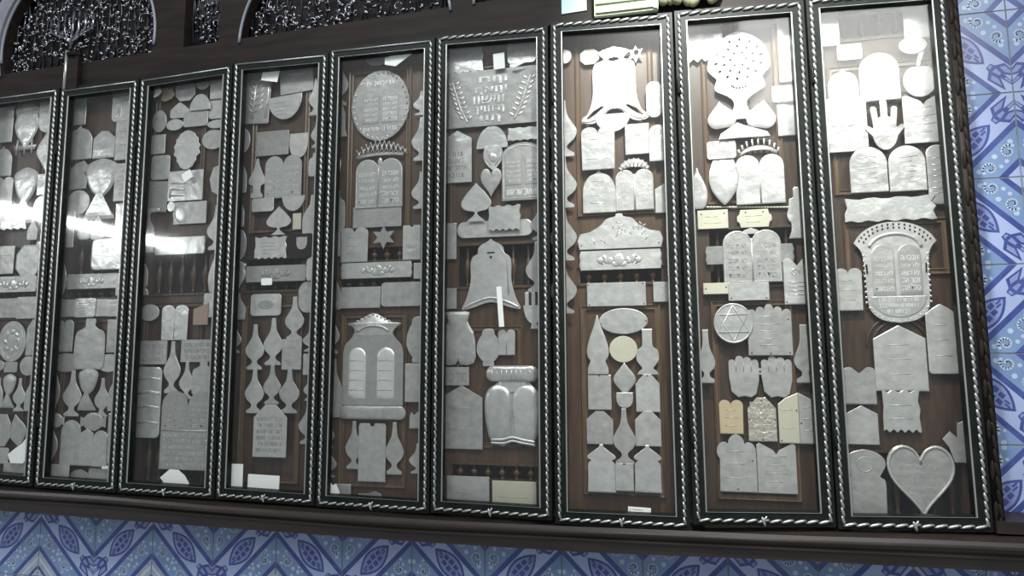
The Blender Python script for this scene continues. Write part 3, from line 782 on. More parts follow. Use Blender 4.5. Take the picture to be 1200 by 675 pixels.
def P(kind, x0, y0, x1, y1, desc, rot=0., mat='silver', th=.0016, txt=0, rim=0, nails=(), polys=None, holes=None, name=None, cat='plaque', bev=.0009, Y=None, lift=0, line=0, tm=None, puff=None):
    ox, oy, s = cur['o']; sd[0] += 1
    x0, x1, y0, y1 = ox + x0 / s, ox + x1 / s, oy + y0 / s, oy + y1 / s
    cx, cy = (x0 + x1) / 2, (y0 + y1) / 2
    # depth: later plaques lie over earlier ones
    yb = .0455
    L = at(x0, cy, yb)[0]; R = at(x1, cy, yb)[0]; T = at(cx, y0, yb)[1]; B = at(cx, y1, yb)[1]
    lay = 0
    for (l, r, t, b, n) in cur['placed']:
        if l < R - .0005 and r > L + .0005 and b < T - .0005 and t > B + .0005: lay = max(lay, n + 1)
    lay = min(lay + lift, 7)
    if Y is None:
        cur['placed'].append((L, R, T, B, lay)); yb = .0455 - .0027 * lay
    else: yb = Y
    L = at(x0, cy, yb)[0]; R = at(x1, cy, yb)[0]; T = at(cx, y0, yb)[1]; B = at(cx, y1, yb)[1]
    w, h = R - L, T - B
    mb = MB()
    if polys is None: pl = [outline(kind, w, h)]
    else: pl = polys(w, h)
    for i, p in enumerate(pl): mb.plate(p, 0, -th - i * .00008, holes(w, h) if holes and i == 0 else (), bev)
    if puff is None: puff = {'goblet': .004, 'urn': .004, 'drop': .002, 'flame': .0016, 'shield': .002, 'mantle_twin': .004, 'kite': .0014, 'lens': .0014, 'heart': .0012}.get(kind, 0) if not holes else 0
    if puff: mb.pillow(inset(pl[0], .96), -th, min(puff, .0045))
    o = mb.build(name or NAMES.get(kind, 'silver_plaque'), mat)
    o.location = ((L + R) / 2, yb, (T + B) / 2); o.rotation_euler = (0, -rot, 0)
    tag(o, desc.rstrip(',') + ', ' + PHR[cur['k']], cat, GP[cur['k']] if cat != 'paper' else 'white papers and glints in the cabinets')
    o['wh'] = 0; del o['wh']
    if rim:
        m = MB()
        for p in pl[:1]: ridge(m, inset(p, 1 - .002 * 1.6 / max(min(w, h), .01) * rim), .0011 * min(rim, 1.8), -th, True, .7)
        m.build('rim', tm or mat, o, True)
    if txt:
        m = MB(); f = .34 if kind in ('oval', 'circle', 'heart', 'arch', 'house', 'tablets', 'twin', 'rhouse') else .42
        top = {'house': .12, 'rhouse': .05, 'arch': .2, 'heart': .25, 'tablets': .25, 'twin': .25, 'vtop': .2, 'scallop': .15}.get(kind, .42)
        scribble(m, -w * f, w * f, -h * .42, h * top, txt, -th + .0001, sd[0]); m.build('inscription', tm or mat, o)
    if line:
        m = MB(); r = random.Random(sd[0])
        for i in range(line):
            z = -h * .36 + h * .68 * (i + .5) / line; a = w * r.uniform(.22, .34)
            m.tube([(-a, -th, z), (0, -th, z + r.uniform(-.02, .02) * h), (a * r.uniform(.5, 1), -th, z)], .0009, False, 5, .6)
        m.build('engraved_line', mat, o, True)
    for (u, v) in nails:
        m = MB(); m.blob((u * w / 2, -th, v * h / 2), .0021, .0011, .0021, 0, 8, 4); m.build('nail', 'nail', o, True)
    return o, w, h, th
def add(o, name, mb, mat='silver', smooth=False, label=None):
    c = mb.build(name, mat, o, smooth)
    if label: c['label'] = label
    return c
def paper(kind, x0, y0, x1, y1, desc, rot=0., mat='paper', Y=.026, name='slip_or_streak', th=.0008):
    return P(kind, x0, y0, x1, y1, desc, rot, mat, th, name=name, cat='paper', bev=.0002, Y=Y)

# shared reliefs -----------------------------------------------------------
def crown(mb, cx, zb, w, h, n, yf, t=.0016):
    """fan crown with knobbed rays and a curved band"""
    base = arc(cx, zb - h * .5, w * .5, h * .8, 155, 25, 14)
    mb.plate(arc(cx, zb - h * .5, w * .5, h * .92, 25, 155, 14) + arc(cx, zb - h * .55, w * .47, h * .66, 155, 25, 14), 0, -t)
    for i in range(n):
        a = radians(28 + (124) * i / (n - 1))
        p = (cx + w * .5 * cos(a), zb - h * .5 + h * .9 * sin(a)); q = (cx + w * .54 * cos(a), zb - h * .5 + h * 1.36 * sin(a))
        mb.tube([(p[0], -t * .6, p[1]), (q[0], -t * .6, q[1])], w * .022, False, 6, .6)
        mb.blob((q[0], -t * .6, q[1]), w * .034, .0011, w * .034, 0, 8, 4)
TEN_R = ['אנכי ה', 'לא יהיה', 'לא תשא', 'זכור את', 'כבד את']
TEN_L = ['לא תרצח', 'לא תנאף', 'לא תגנב', 'לא תענה', 'לא תחמד']
def commandments(mb, x0, x1, z0, z1, lines, yf):
    rh = (z1 - z0) / len(lines)
    for i, s in enumerate(lines):
        c = z1 - rh * (i + .5); hebrew(mb, s, x0, x1, c - rh * .33, c + rh * .33, yf, .0007)

# ============================ ninth cabinet (rightmost)
D(9); Z(940, 0, 6.139)
P('rect', 98, 18, 262, 335, 'tall blank bright sheet in the top left corner', mat='shiny')
P('rect', 725, 8, 960, 275, 'bright square sheet with faint lines in the top right corner', mat='shiny', line=3)
P('rrect', 250, 318, 432, 432, 'small rounded plaque just under the top left sheet', mat='shiny')
P('oval', 693, 265, 900, 388, 'bright oval plaque just under the top right sheet', mat='shiny')
Z(0, 0, 1)
P('arch', 1006.5, 62, 1054, 118, 'round topped bright plaque above the open hand', mat='shiny', line=4)
o, w, h, t = P('apple', 1057, 70, 1098, 113, 'apple shaped plaque with a leafy stalk', mat='shiny', name='apple_plaque')
m = MB(); m.plate(spline([(-.06 * w, .34 * h), (-.02 * w, .55 * h), (.12 * w, .78 * h), (.2 * w, .80 * h), (.16 * w, .62 * h), (.06 * w, .45 * h), (.04 * w, .34 * h)], 3), 0, -t); add(o, 'stalk', m, 'shiny', label='leafy silver stalk')
P('ogee', 970, 81, 1006, 119, 'small ogee topped plaque left of the tall arched one', mat='shiny')
Z(950, 90, 6.139)
P('rect', 90, 150, 408, 542, 'large bright square sheet left of the open hand', mat='shiny', line=3)
P('wide_v', 665, 122, 972, 475, 'square plaque with V shaped top right of the open hand', mat='shiny', line=4)
def hand_polys(w, h):
    a, b = w / 2, h / 2; out = [arc(0, -b * .30, a * .72, b * .70, 0, 360, 26)[:-1]]
    for (x, z, an, l, r) in ((-.47, -.05, 96, .74, .19), (-.0, .0, 90, .92, .22), (.47, -.05, 84, .70, .19)):
        c = Vector((x * a, z * b)); d = Vector((cos(radians(an)), sin(radians(an)))); n = Vector((-d.y, d.x)); R = r * a * .95
        e = c + d * (l * b); out.append([tuple(c - n * R), ] and [tuple(c + n * R - d * b * .35), tuple(c - n * R - d * b * .35)] + [tuple(e + (-n * cos(radians(k)) + d * sin(radians(k))) * R) for k in range(0, 181, 20)])
    for s in (-1, 1):
        c = Vector((s * .62 * a, -.3 * b)); d = Vector((s * .6, .6)).normalized(); n = Vector((-d.y, d.x)); R = .15 * a
        e = c + d * (.3 * b); out.append([tuple(c + n * R * 1.6 - d * b * .2), tuple(c - n * R * 1.6 - d * b * .2)] + [tuple(e + (-n * cos(radians(k)) + d * sin(radians(k))) * R) for k in range(0, 181, 20)])
    return out
o, w, h, t = P('hand', 405, 172, 660, 528, 'open hand with spread fingers, pointing upwards', polys=hand_polys, mat='shiny')
P('arch', 280, 505, 552, 832, 'left one of two round topped tablets below the open hand', line=6, mat='shiny')
P('arch', 560, 494, 828, 822, 'right one of two round topped tablets below the open hand', line=6, mat='shiny')
P('pill', 838, 488, 1000, 918, 'narrow rounded plaque beside the round topped tablets', mat='shiny', line=7)
Z(950, 170, 5.626)
P('wavy', 222, 345, 830, 497, 'long crimped strip below the round topped tablets', mat='shiny', name='strip_plaque')
Z(970, 260, 5.194)
o, w, h, t = P('crest', 160, -2, 682, 614, 'huge crowned crest with paired tablets and pierced lace border', name='crest_plaque', cat='plaque', th=.002,
   polys=lambda w, h: [spline([(0, -h / 2), (.2 * w, -.47 * h), (.33 * w, -.38 * h), (.36 * w, -.25 * h), (.37 * w, 0), (.40 * w, .2 * h), (.49 * w, .30 * h)], 5) + arc(0, .22 * h, .5 * w, .28 * h, 18, 162, 24) + spline([(-.49 * w, .30 * h), (-.40 * w, .2 * h), (-.37 * w, 0), (-.36 * w, -.25 * h), (-.33 * w, -.38 * h), (-.2 * w, -.47 * h), (0, -h / 2)], 5)],
   holes=lambda w, h: [[(s * .345 * w - .012 * w, -.02 * h), (s * .345 * w + .012 * w, -.02 * h), (s * .35 * w + .012 * w, .08 * h), (s * .35 * w - .012 * w, .08 * h)] for s in (-1, 1)]
     + [inset(arc(rr * w * cos(radians(a)), .22 * h + rr * .56 * h * sin(radians(a)), .0125 * w, .0145 * h, 0, 360, 6)[:-1], 1) for rr, n in ((.452, 17), (.392, 15)) for a in [22 + 136 * i / (n - 1) for i in range(n)]])
m = MB(); m.tube([(.31 * w * cos(radians(a)), -t, .22 * h + .16 * h * sin(radians(a))) for a in range(8, 173, 8)], .0042, False, 8, .8)
add(o, 'arched_moulding', m, 'shiny', True)
m = MB()
for s in (-1, 1):
    for i in range(11):
        z = .17 * h - i * .052 * h; x = .375 * w if z > -.3 * h else .34 * w
        m.blob((s * x, -t * .8, z), .016 * w, .0016, .014 * h, s * .5, 8, 5)
for i in range(13):
    a = radians(205 + 130 * i / 12); m.blob((.355 * w * cos(a), -t * .8, -.26 * h + .225 * h * sin(a)), .012 * w, .0014, .012 * w, 0, 8, 4)
add(o, 'beaded_border', m, 'shiny', True)
for s, L in ((-1, TEN_L), (1, TEN_R)):
    m = MB(); c = s * .155 * w
    m.plate(shift(outline('arch', .27 * w, .50 * h), c, .02 * h), -t + .0002, -t - .0024, bevel=.002)
    tb = add(o, 'tablet', m, 'silver')
    m = MB(); commandments(m, c - .105 * w, c + .105 * w, -.20 * h, .17 * h, L, -t - .0023); add(tb, 'inscription', m, 'bright')
m = MB(); m.plate(arc(0, -.25 * h, .33 * w, .20 * h, 180, 360, 18) + [(.33 * w, -.24 * h), (-.33 * w, -.24 * h)], -t + .0002, -t - .0014, bevel=.002)
bp = add(o, 'base_panel', m, 'shiny'); m = MB(); scribble(m, -.25 * w, .25 * w, -.36 * h, -.25 * h, 2, -t - .0013, 5); scribble(m, -.15 * w, .15 * w, -.42 * h, -.36 * h, 1, -t - .0013, 6); add(bp, 'inscription', m, 'bright')
P('twin', 45, 282, 212, 540, 'small twin topped plaque left of the huge crest', line=3)
P('rhouse', 603, 500, 790, 926, 'narrow pointed plaque at lower right of the huge crest', line=3)
Z(970, 370, 4.822)
P('house', 262, 55, 560, 425, 'big plain pointed plaque directly below the huge crest', mat='silver', bev=.002, line=3)
P('vtop', 90, 290, 272, 500, 'small plaque with notched top left of the big pointed one', bev=.0014)
P('wavy', 310, 425, 524, 652, 'crumpled square plaque under the big pointed one', mat='shiny', line=2)
P('house', 106, 508, 286, 728, 'small pointed plaque above the keyhole shaped one')
Z(970, 490, 5.0)
o, w, h, t = P('keyhole', 105, 183, 346, 606, 'round headed keyhole shaped plaque left of the heart')
m = MB(); ridge(m, arc(0, .29 * h, .2 * w, .1 * h, 0, 360, 20)[:-1], .0012, -t); add(o, 'round_emblem', m, 'silver', True)
o, w, h, t = P('heart', 350, 158, 752, 592, 'large inscribed heart with a raised rim', th=.0022, bev=.0015, puff=0)
m = MB(); ridge(m, inset(outline('heart', w, h), .955), .0034, -t, True, .9); add(o, 'rim', m, 'shiny', True)
m = MB()
for i, (a, z) in enumerate(((.33, .2), (.36, .1), (.33, .0), (.27, -.1), (.2, -.2), (.1, -.29))): scribble(m, -a * w, a * w, z * h - .04 * h, z * h + .05 * h, 1, -t + .0001, 40 + i)
add(o, 'inscription', m, 'silver')
P('step', 672, 10, 858, 262, 'broken stepped plaque at upper right of the heart')

# ============================ eighth cabinet
D(8); Z(790, 10, 6.1375)
P('wavy', 58, 74, 352, 372, 'bright sheet with wavy right edge in the top left corner', mat='shiny', line=2)
P('rect', 745, 16, 880, 527, 'tall bright sheet against the top right frame', mat='shiny')
def medal_holes(w, h):
    H = []; c = .16 * h; R = .5 * w
    for r, n, a0, sx, sz in ((.37, 14, 8, .036, .040), (.25, 10, 20, .034, .036), (.13, 6, 0, .026, .030)):
        for i in range(n):
            a = radians(a0 + 360 * i / n)
            H.append([(r * w * cos(a) + (sx * w * cos(k) * cos(a) - sz * w * sin(k) * .6 * sin(a)), c + .02 * h + r * w * .94 * sin(a) + (sx * w * cos(k) * sin(a) + sz * w * sin(k) * .6 * cos(a))) for k in [j * pi / 3 for j in range(6)]])
    for i in range(7):
        a = radians(200 + 140 * i / 6); H.append([(.13 * w * cos(a) + .017 * w * cos(k), -.11 * h + .04 * h * sin(a) + .024 * w * sin(k)) for k in [j * pi / 2.5 for j in range(5)]])
    return H
o, w, h, t = P('medal', 245, 165, 692, 795, 'big round openwork medallion on a waisted foot', mat='shiny', holes=medal_holes, name='medallion_plaque')
Z(795, 100, 5.625)
P('drop', 188, 108, 378, 284, 'onion shaped plaque left of the medallion foot', rot=.12, mat='shiny', lift=0)
P('drop', 450, 96, 648, 280, 'onion shaped plaque right of the medallion foot', rot=-.2, mat='shiny')
P('wedge', 262, 240, 606, 346, 'low fan shaped plaque under the medallion foot', mat='shiny')
P('house', 652, 80, 800, 332, 'bright pointed plaque right of the onion shaped pair', mat='shiny')
P('rrect', 615, 0, 790, 110, 'dim rounded plaque above the bright pointed one', mat='dull')
P('rrect', 185, 365, 382, 487, 'bright rounded oblong plaque left of the small crown', mat='shiny')
Z(0, 0, 1)
o, w, h, t = P('tablets', 862, 181, 919.5, 239, 'pair of tablets under a knobbed crown', name='crowned_tablets_plaque', mat='shiny', bev=.0014)
m = MB(); crown(m, 0, h * .56, w * .86, h * .30, 9, 0); add(o, 'crown', m, 'shiny', True)
m = MB(); m.tube([(0, -t, -.48 * h), (0, -t, .3 * h)], .0022, False, 6); add(o, 'centre_rib', m, 'shiny', True)
P('shield', 831, 188, 866, 240, 'lemon shaped plaque left of the crowned tablets', mat='shiny', bev=.002)
P('drop', 806, 197, 829, 245, 'spired plaque at left edge beside the lemon shaped one', mat='shiny')
Z(800, 200, 5.625)
P('strip', 150, 490, 735, 612, 'long dull strip half hidden behind the open book tablets', mat='dull', name='strip_plaque')
o = MB()
for i in range(26):
    a = at(800 + (165 + i * 21) / 5.625, 200 + 241 / 5.625, .05); o.blob((a[0], .05, a[1]), .0055, .003, .003, 0, 8, 4)
rel(o, CAB[8]).build('beaded_strip', 'ivory', CAB[8], True)
P('rect', 98, 260, 300, 384, 'small yellowish card plaque on the rail at left', mat='ivory', nails=((-.75, .6), (.75, .6)), line=2)
P('cartouche', 358, 256, 588, 374, 'white label shaped plaque in the middle of the rail', mat='ivory', nails=((-.5, .7), (.5, .7)), line=2)
P('fingerlamp', 688, 106, 826, 446, 'lamp shaped plaque with round tip at the right edge', mat='shiny')
o, w, h, t = P('tablets', 266, 390, 652, 738, 'open book shaped pair of inscribed tablets', name='crowned_tablets_plaque', mat='silver', bev=.001)
m = MB(); ridge(m, inset(outline('tablets', w, h), .95), .0014, -t); m.tube([(0, -t, -.47 * h), (0, -t, .34 * h)], .002, False, 6); add(o, 'rim', m, 'shiny', True)
for s, L in ((-1, TEN_L), (1, TEN_R)):
    m = MB(); commandments(m, s * .25 * w - .16 * w, s * .25 * w + .16 * w, -.42 * h, .28 * h, L, -t); add(o, 'inscription', m, 'mid')
m = MB(); m.plate([(-.2 * w, .42 * h), (.2 * w, .42 * h), (.12 * w, .49 * h), (0, .54 * h), (-.12 * w, .49 * h)], 0, -t - .0004, bevel=.001); add(o, 'crest', m)
Z(805, 300, 5.625)
o, w, h, t = P('vtop', 638, 12, 820, 318, 'plaque with V notched top and swirl beside the open book', mat='shiny', nails=((-.85, -.9), (.85, -.9)))
m = MB(); m.tube([(.18 * w * (1 - i / 16) * cos(i * .5) - .1 * w, -t, .18 * h + .1 * h * (1 - i / 16) * sin(i * .5)) for i in range(14)], .0013, False, 6)
for i in range(4): m.tube([(-.36 * w, -t, -.02 * h - i * .09 * h), (.36 * w, -t, -.03 * h - i * .09 * h)], .0011, False, 5)
add(o, 'swirl', m, 'shiny', True)
P('rect', 108, 178, 276, 252, 'tiny yellow nailed plaque at left under the open book', mat='ivory', nails=((-.8, 0), (.8, .2)))
P('rect', 272, 172, 543, 293, 'bright blank oblong plaque just under the open book', mat='shiny', nails=((-.85, -.75), (.85, -.75)))
o, w, h, t = P('scallop', 400, 316, 692, 656, 'scallop topped square plaque overlapping the star disc', mat='silver', nails=((-.86, -.9), (0, -.92), (.86, -.9), (.86, .4)), line=5)
o, w, h, t = P('oval', 175, 310, 437, 577, 'round disc with six pointed star', mat='shiny', name='star_disc_plaque')
m = MB(); R = w * .44
for off in (90, 270): m.tube([(R * cos(radians(off + 120 * i)), -t, R * h / w * sin(radians(off + 120 * i))) for i in range(3)], .0021, True, 6)
ridge(m, inset(outline('oval', w, h), .95), .0022, -t); add(o, 'star', m, 'shiny', True)
m = MB(); scribble(m, -.17 * w, .17 * w, -.12 * h, .12 * h, 2, -t, 9); add(o, 'inscription', m, 'shiny')
Z(0, 0, 1)
P('narrow_vase', 817, 386, 838, 449, 'slender oil lamp plaque at the left edge below the star disc', mat='silver')
P('narrow_vase', 930, 380, 955, 449, 'slender oil lamp plaque right of the paired hands', mat='silver')
Z(805, 400, 5.6235)
def hands_polys(w, h):
    O = []
    for s in (-1, 1):
        c = s * .25 * w
        top = arc(c - .14 * w, .40 * h, .07 * w, .07 * h, 60, 190, 4)
        pts = [(c - .1 * w, -.5 * h), (c, -.47 * h), (c + .1 * w, -.5 * h), (c + .18 * w, -.42 * h), (c + .23 * w, -.1 * h), (c + .235 * w, .3 * h)]
        pts += arc(c + .175 * w, .34 * h, .055 * w, .07 * h, 0, 150, 5) + arc(c + .06 * w, .40 * h, .06 * w, .07 * h, 20, 160, 5) + arc(c - .06 * w, .42 * h, .06 * w, .08 * h, 20, 160, 5) + arc(c - .175 * w, .34 * h, .055 * w, .07 * h, 30, 180, 5)
        pts += [(c - .23 * w, .0), (c - .2 * w, -.36 * h)]
        O.append(pts)
    O.append(arc(0, .12 * h, .06 * w, .08 * h, 0, 360, 14)[:-1])
    return O
o, w, h, t = P('hands', 268, 95, 702, 370, 'pair of open hands joined by a loop', polys=hands_polys, bev=.0008)
m = MB(); m.blob((0, -t - .0002, .12 * h), .0028, .0012, .0028, 0, 8, 4); add(o, 'nail', m, 'nail', True)
m = MB()
for s in (-1, 1):
    for i in (-1, 0, 1): m.tube([(s * .25 * w + i * .115 * w, -t, .12 * h), (s * .25 * w + i * .12 * w, -t, .34 * h)], .0009, False, 5)
add(o, 'finger_crease', m, 'dull', True)
P('twin', 212, 386, 372, 610, 'small golden twin topped plaque below the left hand', mat='gold', line=3)
o, w, h, t = P('tag', 402, 370, 590, 660, 'sparkling crinkled gilt plaque below the joined hands', mat='spark', nails=((0, .85), (-.9, 0), (.9, 0), (0, -.92)), txt=5)
P('half_left', 603, 338, 738, 672, 'left leaf of the split pointed plaque by the right frame', mat='ivory', nails=((.8, .3), (-.8, -.9)), line=2)
P('half_right', 739, 338, 862, 676, 'right leaf of the split pointed plaque by the right frame', mat='silver', nails=((-.8, -.2),), line=3)
Z(810, 490, 5.194)
P('trefoil', 160, 100, 398, 450, 'three lobed plaque at the bottom left', mat='silver', nails=((.0, -.9), (.8, .1)), line=3)
P('wide_v', 402, 152, 642, 460, 'notched plaque beside the three lobed one at bottom', mat='silver', line=4)

# ============================ seventh cabinet
D(7); Z(645, 30, 5.626)
P('oval', 50, 158, 140, 252, 'bright disc at the top left edge', mat='shiny')
P('oct', 195, 156, 320, 258, 'yellowish eight sided plaque near the top left', mat='ivory')
o, w, h, t = P('star', 505, 128, 618, 246, 'star shaped plaque with a hole at the top right', mat='shiny', holes=lambda w, h: [arc(.05 * w, .08 * h, .16 * w, .16 * h, 0, 360, 10)[:-1]])
def bell_polys(w, h):
    a, b = w / 2, h / 2
    body = spline([(0, -.64 * b), (.22 * a, -.70 * b), (.42 * a, -.88 * b), (.62 * a, -.98 * b), (.82 * a, -.98 * b), (a, -.93 * b), (.98 * a, -.82 * b), (.84 * a, -.74 * b), (.72 * a, -.52 * b), (.655 * a, -.2 * b), (.645 * a, .40 * b), (.56 * a, .57 * b), (.42 * a, .62 * b), (.3 * a, .66 * b), (.42 * a, .78 * b), (.5 * a, .84 * b), (.3 * a, .92 * b), (0, b)], 3)
    return [body + [(-x, z) for x, z in body[::-1]]]
o, w, h, t = P('bell', 205, 135, 640, 640, 'large bell shaped crest with curling wings', mat='shiny', polys=bell_polys, name='bell_crest_plaque',
   holes=lambda w, h: [arc(0, .32 * h, .09 * w, .035 * h, 0, 180, 8) + [(-.06 * w, .31 * h), (0, .295 * h), (.06 * w, .31 * h)]] + [[(s * .16 * w, -.285 * h), (s * .2 * w, -.275 * h), (s * .33 * w, -.335 * h), (s * .43 * w, -.42 * h), (s * .41 * w, -.435 * h), (s * .28 * w, -.37 * h)] for s in (-1, 1)])
m = MB()
for s in (-1, 1): m.tube([(x * w, -t, z * h) for x, z in spline([(s * .02, -.31), (s * .12, -.335), (s * .24, -.41), (s * .36, -.46), (s * .48, -.455)], 4)], .0028, False, 8, .7)
add(o, 'wing', m, 'shiny', True)
P('pill', 630, 368, 736, 606, 'narrow round topped tag right of the bell crest', mat='shiny')
Z(645, 130, 5.626)
P('bowl', 290, 18, 530, 140, 'half moon plaque tucked under the bell crest wings', mat='shiny')
P('twin', 203, 103, 426, 387, 'twin topped plaque below the bell crest at left', mat='shiny', line=3)
P('rect', 492, 84, 652, 286, 'plain oblong plaque below the bell crest at right', mat='shiny')
o, w, h, t = P('arch', 650, 90, 766, 330, 'round topped plaque with a ring by the right frame', mat='shiny')
m = MB(); ridge(m, arc(0, .3 * h, .2 * w, .09 * h, 0, 360, 14)[:-1], .0012, -t); add(o, 'ring', m, 'dull', True)
P('ogee', 213, 388, 430, 672, 'stamped pointed plaque left of the small crowned tablets', mat='shiny', line=4)
o, w, h, t = P('tablets', 430, 385, 681, 656, 'pair of tablets beneath a ribbed fan crown', name='crowned_tablets_plaque', mat='silver', bev=.001)
m = MB(); m.plate(arc(0, .42 * h, .42 * w, .34 * h, 12, 168, 16) + arc(0, .44 * h, .3 * w, .12 * h, 165, 15, 10), 0, -t)
for i in range(9):
    a = radians(22 + 136 * i / 8); m.tube([(.32 * w * cos(a), -t, .42 * h + .14 * h * sin(a)), (.44 * w * cos(a), -t, .42 * h + .36 * h * sin(a))], .002, False, 6, .7)
add(o, 'crown', m, 'shiny', True)
m = MB(); m.tube([(0, -t, -.5 * h), (0, -t, .38 * h)], .0028, False, 6); ridge(m, inset(outline('tablets', w, h), .95), .0011, -t); add(o, 'centre_rib', m, 'shiny', True)
m = MB()
for s in (-1, 1): scribble(m, s * .24 * w - .15 * w, s * .24 * w + .15 * w, -.4 * h, .25 * h, 6, -t, 12 + s)
add(o, 'inscription', m)
P('slant', 690, 455, 790, 672, 'slant topped plaque cut off by the right frame', mat='shiny')
Z(0, 0, 1)
for (y0, y1, d) in ((118, 184, 'topmost'), (183, 244, 'second highest'), (243, 306, 'third highest'), (305, 368, 'lowest')):
    P('vase', 644, y0, 676, y1, d + ' of four half hidden vases down the left edge', mat='shiny' if y0 < 200 else 'silver')
Z(650, 240, 5.626)
o, w, h, t = P('pediment', 148, 58, 714, 289, 'wide gable shaped plaque above the clasped strip', mat='shiny', nails=((-.9, -.75), (.9, -.75)))
m = MB(); rg = random.Random(2)
for i in range(16):
    x = rg.uniform(-.32, .32) * w; z = rg.uniform(-.35, .15) * h; m.tube([(x, -t, z), (x + rg.uniform(-.05, .05) * w, -t, z + .07 * h), (x + rg.uniform(-.07, .07) * w, -t, z + .12 * h)], .0013, False, 5)
add(o, 'embossed_leaves', m, 'shiny', True)
def clasp(o, w, h, t, cx=0, k=1., mat='shiny'):
    m = MB()
    m.blob((cx, -t, 0), .07 * w * k, .0024, .34 * h, 0, 12, 6)
    for s in (-1, 1):
        m.blob((cx + s * .11 * w * k, -t, -.03 * h), .035 * w * k, .0018, .2 * h, s * .4, 8, 5); m.blob((cx + s * .17 * w * k, -t, .05 * h), .03 * w * k, .0018, .26 * h, -s * .3, 8, 5)
        m.blob((cx + s * .23 * w * k, -t, -.02 * h), .04 * w * k, .0016, .16 * h, 0, 8, 5); m.blob((cx + s * .05 * w * k, -t, -.22 * h), .05 * w * k, .0016, .13 * h, s * .4, 8, 5)
        m.tube([(cx + s * .2 * w * k, -t, .2 * h), (cx + s * .27 * w * k, -t, 0), (cx + s * .2 * w * k, -t, -.2 * h)], .0018, False, 6)
    add(o, 'embossed_clasp', m, mat, True)
o, w, h, t = P('strip', 163, 298, 706, 427, 'long strip with an embossed floral clasp under the gable', mat='silver'); clasp(o, w, h, t, -.01 * w)
P('rect', 213, 512, 602, 668, 'wide oblong plaque held by dark tabs below the balusters', mat='shiny', nails=((-.95, .85), (.9, .85), (-.92, -.85), (.92, -.85)))
P('rect', 650, 508, 782, 640, 'small oblong plaque right of the wide tabbed one', mat='shiny')
Z(650, 340, 5.194)
P('oval', 270, 110, 567, 268, 'large horizontal oval plaque at the head of the lower panel', mat='silver', nails=((.93, 0), (-.93, -.2)), bev=.0014)
P('oval', 332, 279, 504, 441, 'yellowish disc between two tall lamp shapes', mat='ivory')
P('flame', 196, 153, 328, 512, 'flame shaped plaque left of the yellowish disc')
P('bulb_lamp', 496, 236, 634, 515, 'long necked bulb plaque right of the yellowish disc')
P('kite', 362, 443, 490, 642, 'leaf shaped plaque directly below the yellowish disc')
P('rect', 203, 515, 345, 728, 'square plaque below the flame shaped one', nails=((0, .95),))
P('tag', 494, 512, 640, 742, 'tapered plaque below the long necked bulb', nails=((0, .92), (-.9, .6)))
Z(650, 460, 4.218)
P('cup', 305, 0, 388, 76, 'tiny cup shaped plaque under the leaf shaped one')
P('tag', 158, 92, 290, 256, 'shouldered plaque in the third row of the lower panel at left')
P('tag', 398, 92, 526, 266, 'shouldered plaque in the third row of the lower panel at right')
P('vase', 288, 78, 402, 356, 'long necked vase in the centre of the lower panel')
P('cap', 163, 256, 302, 492, 'gabled plaque with eaves in the bottom left corner of the panel', bev=.0016, mat='shiny')
P('cap', 394, 260, 528, 494, 'gabled plaque with eaves in the bottom right corner of the panel', bev=.0016, mat='shiny')
P('notch', 300, 350, 391, 487, 'small notched plaque between the two gabled ones')
o, w, h, t = paper('rect', 363, 567, 476, 624, 'small white printed label on the bottom rail', name='price_label', rot=-.03)
m = MB(); rg = random.Random(4); m.box(-.42 * w, -.40 * w, -t - .0002, -t, -.3 * h, .3 * h)
for i in range(3): m.box(-.3 * w, (.1 + .25 * rg.random()) * w, -t - .0002, -t, .25 * h - i * .22 * h, .29 * h - i * .22 * h)
add(o, 'print', m, 'ink', label='faint printed lines')

# ============================ sixth cabinet
D(6); Z(505, 40, 5.626)
P('wavy', 98, 68, 348, 255, 'grainy square plaque in the top left corner', mat='shiny')
P('rrect', 503, 42, 692, 192, 'rounded square plaque in the top right corner', mat='shiny')
paper('kitepaper', 520, 180, 632, 222, 'torn white scrap in front of the rounded top plaque', rot=-.1)
o, w, h, t = P('rect', 84, 233, 718, 604, 'large banner plaque with Hebrew letters between leafy branches', mat='mid', name='banner_plaque', th=.002)
m = MB()
rows = [('וןוח', -.12, .17, .30), ('וןואןו', -.16, .17, .12), ('ווישוו', -.18, .14, -.04), ('ןחווין', -.16, .14, -.22), ('ןווו', -.11, .10, -.38)]
for s, a, b, z in rows: hebrew(m, s, a * w, b * w, z * h - .065 * h, z * h + .075 * h, -t + .0001, .0014)
add(o, 'inscription', m, 'shiny', label='raised bright Hebrew letters')
for s in (-1, 1):
    m = MB(); sp = spline([(s * .24 * w, -.42 * h), (s * .31 * w, -.18 * h), (s * .36 * w, .08 * h), (s * .41 * w, .34 * h)], 6)
    m.tube([(x, -t, z) for x, z in sp], .0026, False, 6, .7)
    for i in range(1, 9):
        x, z = sp[min(i * 2, len(sp) - 1)]
        for d in (-1, 1):
            m.blob((x + d * .045 * w, -t, z + .03 * h), .035 * w, .0018, .028 * h, d * (.7), 8, 5)
    add(o, 'leafy_branch', m, 'shiny', True)
paper('rect', 412, 126, 486, 230, 'small white card standing above the banner', rot=.05, Y=.03)
Z(505, 140, 5.626)
P('house', 80, 76, 270, 418, 'pointed plaque under the left end of the banner', mat='shiny', txt=4, tm='mid')
P('dome', 300, 42, 508, 190, 'helmet shaped dome under the middle of the banner', mat='shiny')
P('wavy', 505, 50, 745, 134, 'short ribbon shaped plaque under the right end of the banner', mat='shiny')
o, w, h, t = P('shield', 345, 165, 475, 336, 'small embossed shield below the helmet shaped dome', mat='shiny', puff=0)
m = MB(); m.blob((0, -t, 0), .22 * w, .002, .2 * h, .3, 10, 6)
